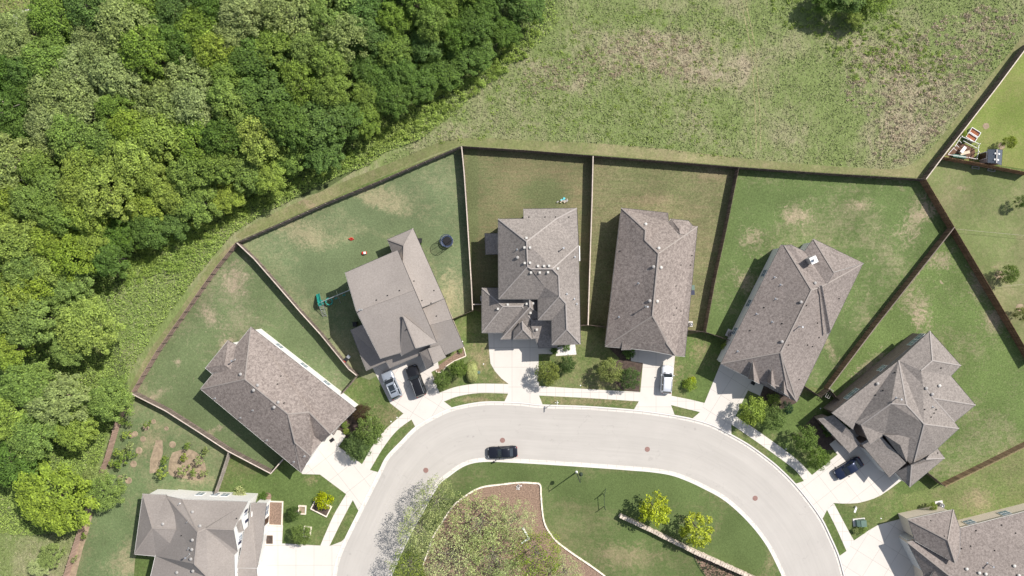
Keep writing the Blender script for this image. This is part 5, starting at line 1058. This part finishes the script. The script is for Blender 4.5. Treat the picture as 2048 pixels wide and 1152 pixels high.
# ================================================================ STREET THINGS
for i, (x, y, w_) in enumerate(((851.5,941,'leftmost, by the lower left bend'),(1005,881,'just above the black sedan'),(1295,899,'on the straight right of the sedan'),(1511,997,'on the right hand bend'))):
    t = thing('manhole_cover', P(x,y)+Vector((0,0,-.125)), f"round rusty manhole cover in the street, {w_}", 'manhole cover', 'manhole covers in the street')
    MB().lathe([(.43,-.01),(.43,.012),(.38,.014)], (0,0,0), 28).obj('frame_ring', M['rust'], t); mb = MB().lathe([(.36,-.01),(.36,.02)], (0,0,0), 28)
    for k in range(-3, 4): mb.box((0,k*.09,.022), (2*math.sqrt(.34**2-(k*.09)**2)*.9,.03,.008))
    mb.obj('lid', M['rust'], t)
# street lamp with a crook arm
t = thing('street_lamp', P(1153,944), 'dark street lamp with a curved arm on the island lawn', 'street lamp')
MB().lathe([(.22,0),(.22,.1),(.13,.2),(.11,.9)], (0,0,0), 12).obj('base', M['frame_white'], t)
MB().tube([(0,0,.1),(0,0,5.4),(0,0,6.3)], [.10,.075,.06], 10).obj('pole', M['dark_metal'], t)
MB().tube([(0,0,5.9),(.05,.35,6.35),(.1,.8,6.5),(.15,1.1,6.3),(.16,1.15,6.0)], .04, 8).obj('arm', M['dark_metal'], t)
MB().lathe([(.08,6.05),(.18,5.95),(.34,5.65),(.32,5.55),(.1,5.5)], (.16,1.15,0), 16).obj('lamp_shade', M['dark_metal'], t)
# frame of two posts joined by a bar
t = thing('post_stand', P(1196,985), 'thin dark metal frame of two posts joined by a bar on the island lawn', 'metal frame')
o = t.location; q1, q2 = P(1206,987)-o, P(1208,1013)-o
MB().beam((q1.x,q1.y,0),(q1.x,q1.y,1.9),.09).obj('post', M['dark_metal'], t); MB().beam((q2.x,q2.y,0),(q2.x,q2.y,1.9),.09).obj('post', M['dark_metal'], t)
MB().beam((q1.x,q1.y,1.2),(q2.x,q2.y,1.2),.07).obj('crossbar', M['dark_metal'], t); MB().beam((q1.x,q1.y,1.3),(q1.x+.5,q1.y+.8,.0),.07).obj('brace', M['dark_metal'], t)
# street name sign
t = thing('street_sign', P(1112,802), 'pale street name sign on a thin post in the verge below the widest driveway', 'street sign')
MB().tube([(0,0,0),(0,0,2.7)], .035, 8).obj('post', M['metal'], t); MB().box((0.05,0,2.55),(.05,.95,.22), R_(-4)).obj('sign_blade', M['frame_white'], t); MB().box((0,.12,2.3),(.62,.05,.2)).obj('sign_blade', M['frame_white'], t)
# transformer
t = thing('utility_box', P(1719,1044), 'green metal utility box on a pad beside the sidewalk', 'utility box', rz=R_(6))
MB().box((-.1,0,.06),(2.0,1.3,.12)).obj('pad', M['kerb'], t); b_ = MB().box((.25,0,.55),(.9,1.05,.9)); b_.obj('cabinet', M['green_metal'], t); MB().add([(-.75,-.5,.12),(-.2,-.5,.12),(-.2,-.5,.95),(-.75,-.5,.7),(-.75,.5,.12),(-.2,.5,.12),(-.2,.5,.95),(-.75,.5,.7)],[(0,1,2,3),(7,6,5,4),(0,3,7,4),(3,2,6,7),(1,5,6,2),(0,4,5,1)]).obj('sloped_cover', M['green_metal'], t)
MB().box((-.2,-.02,.5),(.03,.9,.8)).obj('door_seam', M['black'], t)
t = thing('utility_pedestal', P(1711,1020), 'small white utility marker in the grass above the green box', 'utility marker'); MB().box((0,0,.02),(.3,.9,.04),R_(-20)).obj('lid', M['frame_white'], t); MB().lathe([(.1,0),(.1,.4),(.05,.45)],(-.05,.6,0),10).obj('cap', M['pvc'], t)
# stone wall
def stone_wall():
    px = [(1238,1028),(1300,1057),(1380,1097),(1450,1128),(1520,1160)]; t = thing('stone_wall', P(1238,1028), 'long low wall of stacked pale stone between the two lime trees and the bed', 'stone wall')
    rng = random.Random(9); mb = MB(); cp = MB(); pts = [P(*p)-t.location for p in px]
    for a_, b_ in zip(pts[:-1], pts[1:]):
        d = b_-a_; l = d.length; rz = math.atan2(d.y, d.x); n = int(l/.42)
        for lay in range(4):
            for i in range(n):
                q = a_+d*((i+.5+(.5 if lay % 2 else 0))/n); k = rng.uniform(.75,1.05); mb.box((q.x+rng.uniform(-.04,.04),q.y+rng.uniform(-.04,.04),.14+lay*.25), (.40*k,.48+rng.uniform(0,.1),.26), rz+rng.uniform(-.08,.08))
        for i in range(n):
            q = a_+d*((i+.5)/n); cp.box((q.x,q.y,1.08+rng.uniform(-.03,.04)), (.38,.50+rng.uniform(0,.12),.1), rz+rng.uniform(-.15,.15))
    mb.obj('stone_course', M['stone'], t); cp.obj('coping', M['stone'], t)
stone_wall()
t = thing('concrete_frame', P(1052,1066), 'white L shaped concrete border half hidden in the island mulch bed', 'concrete border', rz=R_(30))
MB().box((0,0,.15),(.25,2.2,.3)).box((-.75,-1.0,.15),(1.4,.28,.3)).obj('border', M['frame_white'], t)
t = thing('rock_pile', P(1038,974), 'small white rock pile beside the top edging of the mulch bed', 'rock pile'); mb = MB(); rng = random.Random(4)
for i in range(14): mb.box((rng.uniform(-.4,.4), rng.uniform(-.35,.35), .08), (rng.uniform(.12,.3),rng.uniform(.1,.25),.14), rng.uniform(0,3))
mb.obj('rocks', M['gravel'], t)
# ================================================================ BACKYARD THINGS
t = thing('trampoline', P(895,483), 'round trampoline with dark blue net enclosure near the fence', 'trampoline')
NET = NT('trampoline_net', .8); tb = NET.N("ShaderNodeBsdfTransparent"); mx = NET.N("ShaderNodeMixShader"); mx.inputs[0].default_value = .25; NET.col((.02,.025,.04)); NET.L(tb.outputs[0], mx.inputs[1]); NET.L(NET.b.outputs[0], mx.inputs[2]); NET.L(mx.outputs[0], [n for n in NET.t.nodes if n.type == 'OUTPUT_MATERIAL'][0].inputs[0])
BL = mat_plain('trampoline_blue', (.035,.055,.11), .5); MB().lathe([(.75,.78),(.74,.80)], (0,0,0), 24).obj('mat', M['black'], t)
mb = MB(); n = 24
for r_ in (.76, .98): mb.v += [(r_*math.cos(6.2832*k/n), r_*math.sin(6.2832*k/n), .80+(.03 if r_ > .8 else .01)) for k in range(n)]
mb.f += [(k,(k+1)%n,n+(k+1)%n,n+k)[::-1] for k in range(n)]; mb.obj('spring_pad', BL, t)
mb = MB(); mb.v += [(1.0*math.cos(6.2832*k/n), 1.0*math.sin(6.2832*k/n), z) for z in (.85,2.5) for k in range(n)]; mb.f += [(k,(k+1)%n,n+(k+1)%n,n+k) for k in range(n)]; mb.obj('net', NET.m, t)
for k in range(6):
    a_ = k*1.0472+.3; MB().tube([(1.02*math.cos(a_),1.02*math.sin(a_),0),(1.02*math.cos(a_),1.02*math.sin(a_),2.55)], .035, 7).obj('pole', BL, t)
MB().tube([(1.02*math.cos(k*.2618),1.02*math.sin(k*.2618),2.52) for k in range(25)], .04, 6).obj('top_ring', BL, t); MB().tube([(1.0*math.cos(k*.2618),1.0*math.sin(k*.2618),.8) for k in range(25)], .04, 6).obj('frame_ring', M['metal'], t)
# swing set with slide
TQ = mat_plain('teal_plastic', (.02,.22,.18), .4); t = thing('swing_set', P(645,606), 'teal and silver swing set with slide and tyre swing beside the taupe roofed house', 'swing set'); o = t.location
def q(x, y, z): v = P(x, y, z)-o; return (v.x, v.y, z)
MB().tube([q(642,604,2.3),q(700,580,2.3)], .06, 8).obj('top_bar', M['metal'], t)
for A, B in (((642,604),(634,612)),((642,604),(652,620)),((675,590),(672,580)),((675,590),(681,606)),((698,581),(694,572)),((698,581),(704,590))): 
    MB().tube([q(*A,2.3), (P(*B)-o)], .045, 6).obj('leg', M['metal'], t)
mb = MB(); s0, s1 = Vector(q(639,604,1.55)), Vector(q(636,588,.25)); d = (s1-s0).normalized(); sd = Vector((d.y,-d.x,0)).normalized()
mb.beam(s0, s1, .5, .05); mb.beam(s0+sd*.26+Vector((0,0,.1)), s1+sd*.26+Vector((0,0,.1)), .06,.2); mb.beam(s0-sd*.26+Vector((0,0,.1)), s1-sd*.26+Vector((0,0,.1)), .06,.2); mb.obj('slide', TQ, t)
mb = MB(); l0, l1 = Vector(q(641,608,1.55)), Vector(q(650,634,.05)); d = (l1-l0); sd = Vector((d.y,-d.x,0)).normalized()*.3
for s in (-1,1): mb.beam(l0+sd*s, l1+sd*s, .06)
for k in range(7): p = l0.lerp(l1, (k+.3)/7); mb.beam(p-sd, p+sd, .05)
mb.obj('ladder', M['metal'], t); p = q(641,606,1.5); MB().box(p,(.9,.8,.07),R_(20)).obj('platform', TQ, t)
p = Vector(q(658,603,.6)); MB().tube([p+Vector((.55*math.cos(k*.3927),.55*math.sin(k*.3927),.03*math.sin(k))) for k in range(17)], .13, 8).obj('disc_swing', TQ, t)
for k in range(3): MB().beam(p+Vector((.5*math.cos(k*2.1),.5*math.sin(k*2.1),0)), Vector(q(655,599,2.3)), .02).obj('rope', M['metal'], t)
for x in (671, 687): 
    a_, b_ = Vector(q(x,591.5-(x-671)*.41,2.3)), Vector(q(x+1,597-(x-671)*.41,.5)); MB().box(b_,(.5,.2,.05),R_(22)).obj('swing_seat', TQ, t)
    for s in (-.2,.2): MB().beam(a_+Vector((s,0,0)), b_+Vector((s,0,0)), .02).obj('chain', M['metal'], t)
RED = mat_plain('red_plastic', (.55,.04,.03), .4)
t = thing('toy_car', P(729,506), 'small red and white toy car on the lawn', 'toy car'); MB().box((0,0,.2),(.75,.42,.22),.1).obj('body', RED, t); MB().box((.12,0,.42),(.35,.38,.25),.1).obj('cab', M['frame_white'], t)
for s in ((-.25,-.2),(-.25,.2),(.25,-.2),(.25,.2)): MB().tube([(s[0],s[1]-.03,.1),(s[0],s[1]+.03,.1)], .1, 10).obj('wheel', M['black'], t)
t = thing('toy_tricycle', P(703,478), 'small red ride on toy lying on the lawn', 'toy'); MB().tube([(.3*math.cos(k*.785),.2*math.sin(k*.785),.15) for k in range(9)], .06, 6).obj('frame', RED, t); MB().beam((-.5,.05,.15),(.5,-.05,.2),.07).obj('handlebar', RED, t)
for s in (-.3,.3): MB().tube([(s,-.1,.12),(s,-.04,.12)], .12, 10).obj('wheel', M['black'], t)
t = thing('toy_heap', P(1126,403), 'heap of white, tan and turquoise outdoor toys on the olive lawn', 'toys'); rng = random.Random(6); TAN = mat_plain('tan_plastic', (.5,.42,.3), .6); CY = mat_plain('turquoise_plastic', (.12,.5,.55), .5)
for k, (nm, m, n_) in enumerate((('white_piece', M['vent_grey'], 6), ('tan_piece', TAN, 6), ('turquoise_piece', CY, 3))):
    for i in range(n_):
        x = rng.uniform(-1.1,1.1) if k < 2 else rng.uniform(-.3,.2); MB().box((x, x*.22+rng.uniform(-.15,.2)+(.3 if k == 2 else 0), .18), (rng.uniform(.15,.42),rng.uniform(.1,.28),rng.uniform(.15,.4)), rng.uniform(0,3)).obj(nm, m, t)
# air conditioners
def acu(px, py, rz, lb, padc=True, s=1.0):
    t = thing('air_conditioner', P(px, py), lb, 'air conditioner', None, R_(rz))
    MB().box((0,0,.05),(1.25*s,1.25*s,.1)).obj('pad', M['kerb'], t); MB().lathe([(.44*s,.1),(.44*s,.85),(.40*s,.9)], (0,0,0), 22).obj('casing', M['vent_grey'], t)
    MB().lathe([(.34*s,.88),(.34*s,.915)], (0,0,0), 20).obj('fan_grille', M['black'], t); mb = MB()
    for k in range(5): mb.box((.17*s*math.cos(k*1.2566),.17*s*math.sin(k*1.2566),.93),(.3*s,.09*s,.015),k*1.2566)
    mb.obj('fan_blade', M['metal'], t); MB().lathe([(.09*s,.93),(.08*s,.97)], (0,0,0), 12).obj('motor_cap', M['frame_white'], t)
acu(1460,667,-25,'grey air conditioner left of the chimney house'); acu(1878,1009,10,'grey air conditioner above the southeastern house'); acu(966,597,0,'small air conditioner at the left side of the central house', s=.7)
acu(1380,648,0,'white rimmed air conditioner right of the brown roofed house', s=.7)
for x, y, c_, lb in ((1382,575,M['green_metal'],'upper dark wheeled bin at the right wall of the brown roofed house'),(1382,585,M['shutter'],'lower dark wheeled bin at the right wall of the brown roofed house'),(712,648,M['black'],'black bin beside the taupe roofed house, in the shade'),(841,482,M['black'],'black bin at the back corner of the taupe roofed house')):
    t = thing('wheeled_bin', P(x,y), lb, 'bin', None, R_(5)); MB().add([(-.25,-.28,.08),(.25,-.28,.08),(.25,.28,.08),(-.25,.28,.08),(-.3,-.36,1.0),(.3,-.36,1.0),(.3,.36,1.0),(-.3,.36,1.0)],[(3,2,1,0),(4,5,6,7),(0,1,5,4),(1,2,6,5),(2,3,7,6),(3,0,4,7)]).obj('body', c_, t)
    MB().box((0,0,1.04),(.66,.78,.07)).obj('lid', c_, t)
    for s in (-.26,.26): MB().tube([(s-.03,.3,.1),(s+.03,.3,.1)], .1, 10).obj('wheel', M['black'], t)
t = thing('grill', P(693,720), 'black barbecue grill with red trim by the fence west of the taupe roofed house', 'grill', None, R_(50)); MB().box((0,0,.8),(1.1,.6,.5)).obj('firebox', M['black'], t); MB().box((.8,0,.75),(.5,.55,.05)).obj('side_shelf', M['metal'], t); MB().box((-.3,0,1.08),(.4,.4,.06)).obj('lid', RED, t)
for s in ((-.5,-.25),(-.5,.25),(.5,-.25),(.5,.25)): MB().beam((s[0],s[1],0),(s[0],s[1],.6),.05).obj('leg', M['metal'], t)
t = thing('fire_hydrant', P(988,923), 'small dark hydrant stub at the island kerb below the black sedan', 'hydrant'); MB().lathe([(.14,0),(.12,.1),(.12,.5),(.16,.55),(.05,.7)], (0,0,0), 12).obj('barrel', M['black'], t); MB().tube([(-.2,0,.4),(.2,0,.4)], .06, 8).obj('nozzle', M['black'], t)
t = thing('meter_box', P(958,744), 'small teal meter box beside the pale clipped shrub', 'meter box'); MB().box((0,0,.25),(.4,.35,.5)).obj('body', M['green_metal'], t); MB().box((0,0,.52),(.45,.4,.05)).obj('lid', M['green_metal'], t)
t = thing('doormat', P(664,880), 'dark patterned doormat by the front door of the westernmost house', 'doormat', None, R_(35)); t.location.z = .05; MB().box((0,0,.02),(.8,.55,.03)).obj('mat', M['black'], t)
t = thing('doormat', P(1506,766), 'dark square doormat at the porch of the chimney house', 'doormat', None, R_(-32)); t.location.z = .05; MB().box((0,0,.02),(.7,.6,.03)).obj('mat', M['black'], t)
# planters of the southwestern house
def planter(x, y, w_, l_, rz, lb, fill):
    t = thing('raised_planter', P(x,y), lb, 'planter', None, R_(rz))
    mb = MB()
    for s in (-1,1): mb.box((s*w_/2,0,.16),(.16,l_+.16,.32)).box((0,s*l_/2,.16),(w_-.17,.16,.318))
    mb.obj('border', M['edging'], t); MB().box((0,0,.11),(w_-.16,l_-.16,.2)).obj('soil', fill, t)
planter(552,1026,2.2,3.9,-2,'long planter of dry orange mulch edged with pale stone by the white house', M['mulch']); planter(605,1019,1.15,1.3,-3,'small square planter with pale stone border in the front lawn', M['soil'])
planter(615,1063,1.1,1.6,-8,'small bordered planter behind the lower dark tree', M['soil']); planter(643,1015,2.9,1.8,-27,'tilted rectangular planter around the lime green shrub', M['mulch_dark']); planter(540,1078,1.3,1.6,0,'small square planting bed in the front path of the white house', M['mulch_dark'])
t = thing('mulch_mound', P(535,993), 'round reddish mulch mound against the corner of the white house', 'mulch mound'); MB().lathe([(.65,0),(.6,.12),(.35,.2),(.1,.22)], (0,0,0), 18).obj('mound', M['mulch'], t)
t = thing('white_rack', P(341,992), 'small white slatted rack against the wall of the white house', 'rack'); mb = MB()
for k in range(5): mb.box((0,-.2+k*.1,.4),(1.2,.05,.04))
mb.box((-.55,0,.2),(.06,.5,.4)).box((.55,0,.2),(.06,.5,.4)).obj('slats', M['frame_white'], t)
# northeastern kitchen garden
def rbed(x, y, lb):
    t = thing('raised_bed', P(x,y), lb, 'raised bed', None, R_(-32)); mb = MB()
    for s in (-1,1): mb.box((0,s*.42,.3),(1.75,.07,.6)).box((s*.85,0,.3),(.07,.78,.598))
    mb.obj('border', M['frame_white'], t); MB().box((0,0,.2),(1.62,.76,.4)).obj('soil', mat_plain('orange_soil', (.27,.10,.05), .95, var=.25), t)
rbed(1946,266,'raised bed of orange soil in a pale frame, upper of two'); rbed(1939,276,'raised bed of orange soil in a pale frame, lower of two')
t = thing('garden_enclosure', P(1925,300), 'small fenced kitchen garden with white rails and brown floor', 'garden enclosure'); o = t.location
def gq(x, y): v = P(x, y)-o; return Vector((v.x, v.y, 0))
fl = [(1919,285),(1932,289),(1949,298),(1950,304),(1947,318),(1930,318),(1890,311),(1903,297)]; v = [gq(*p) for p in fl]
MB().add([(p.x,p.y,.05) for p in v], [tuple(range(len(v)))[::-1]]).obj('floor', mat_plain('dark_soil_floor', (.13,.075,.05), .95, var=.35, scale=2), t)
rl = MB(); pt = MB(); P2 = [(1916,275),(1932,282),(1952,290),(1949,298),(1950,306),(1946,320),(1930,317),(1889,311),(1903,295),(1916,275)]
for a_, b_ in zip(P2[:-1], P2[1:]):
    A, B = gq(*a_), gq(*b_)
    for z in (.9,): rl.beam(A+Vector((0,0,z)), B+Vector((0,0,z)), .06)
    pt.beam(A, A+Vector((0,0,1.1)), .1)
for a_, b_ in (((1920,284),(1948,299)),((1911,283),(1916,288)),((1905,291),(1911,297)),((1900,298),(1906,303))): rl.beam(gq(*a_)+Vector((0,0,.9)), gq(*b_)+Vector((0,0,.9)), .05)
rl.obj('rail', M['frame_white'], t); pt.obj('post', M['frame_white'], t)
t = thing('garden_table', P(1921,301), 'white table inside the kitchen garden', 'table', None, R_(52)); MB().box((0,0,.75),(1.15,.5,.06)).obj('table_top', M['frame_white'], t)
for s in ((-.5,-.2),(-.5,.2),(.5,-.2),(.5,.2)): MB().beam((s[0],s[1],0),(s[0],s[1],.73),.05).obj('leg', M['frame_white'], t)
t = thing('potting_bench', P(1926,307), 'tan wooden bench beside the white garden table', 'bench', None, R_(15)); MB().box((0,0,.55),(1.6,.5,.08)).obj('seat', TAN, t); MB().box((-.7,0,.27),(.08,.45,.5)).box((.7,0,.27),(.08,.45,.5)).obj('leg', TAN, t)
GC = mat_plain('green_tarp', (.05,.13,.10), .6)
t = thing('covered_planter', P(1908,313), 'green covered planter against the cedar fence, left one', 'planter', 'x'); del t['group']; MB().box((0,0,.3),(1.0,.5,.6),R_(-8)).obj('cover', GC, t)
t = thing('covered_planter', P(1920,315), 'green covered planter against the cedar fence, right one', 'planter'); MB().box((0,0,.3),(1.2,.5,.6),R_(-8)).obj('cover', GC, t)
for x, y, w_ in ((1952,335,'left'),(1984,340,'right')):
    t = thing('loose_window_frame', P(x,y,.3), f"pale rectangular frame leaning at the shaded side of the cedar fence, {w_} one", 'frame', None, R_(-8)); t.location.z = 0; mb = MB(); mb.box((0,.18,.25),(1.2,.07,.07)).box((0,-.18,.25),(1.2,.07,.07)).box((-.57,0,.25),(.07,.3,.069)).box((.57,0,.25),(.07,.3,.069)).obj('border', M['vent_grey'], t); MB().box((-.57,0,.11),(.06,.3,.22)).box((.57,0,.11),(.06,.3,.22)).obj('leg', M['vent_grey'], t)  # loose pale window frames beside the fence, not glazed plant boxes
for (x0,y0,x1,y1,lb) in ((1912,458,2062,472,'thin pale cord stretched east from the cedar fence, upper one'),(1990,574,2062,567,'thin pale cord stretched east from the cedar fence, lower one')):
    a_ = P(x0,y0,1.0); b_ = P(x1,y1,1.0); mb = MB().tube([a_, (a_+b_)/2-Vector((0,0,.15)), b_], .02, 5); o = mb.obj('cord', M['post_pale'], None, off=a_); o.location = a_; tag(o, lb, 'cord')
# small garden gate between the eastern houses
t = thing('garden_gate', P(1652,785), 'small pale framed gate leaning between the two eastern houses', 'gate', None, R_(60)); mb = MB()
for s in (-.5,0,.5): mb.box((0,s*.7,1.2),(1.5,.05,.06))
mb.box((-.75,0,1.2),(.06,.75,.06)).box((.75,0,1.2),(.06,.75,.06)).obj('frame', M['vent_grey'], t)
for s in (-.7,.7): MB().beam((s,0,0),(s,0,1.2),.07).obj('leg', M['vent_grey'], t)
# scattered pale stones and sprinkler lids on the lawns
for i, (x, y) in enumerate(((782,843),(794,835),(925,683),(967,728),(1161,771),(742,838),(1572,898),(1803,1037),(1762,1037),(1641,817))):
    mb = MB().lathe([(.1,0),(.1,.05),(.04,.07)], (0,0,0), 10); solo('sprinkler_lid', mb, M['frame_white'], P(x,y)+Vector((0,0,.0)), f"small white irrigation lid in the grass {place(x,y)}", 'irrigation lid', 'irrigation lids in the lawns')
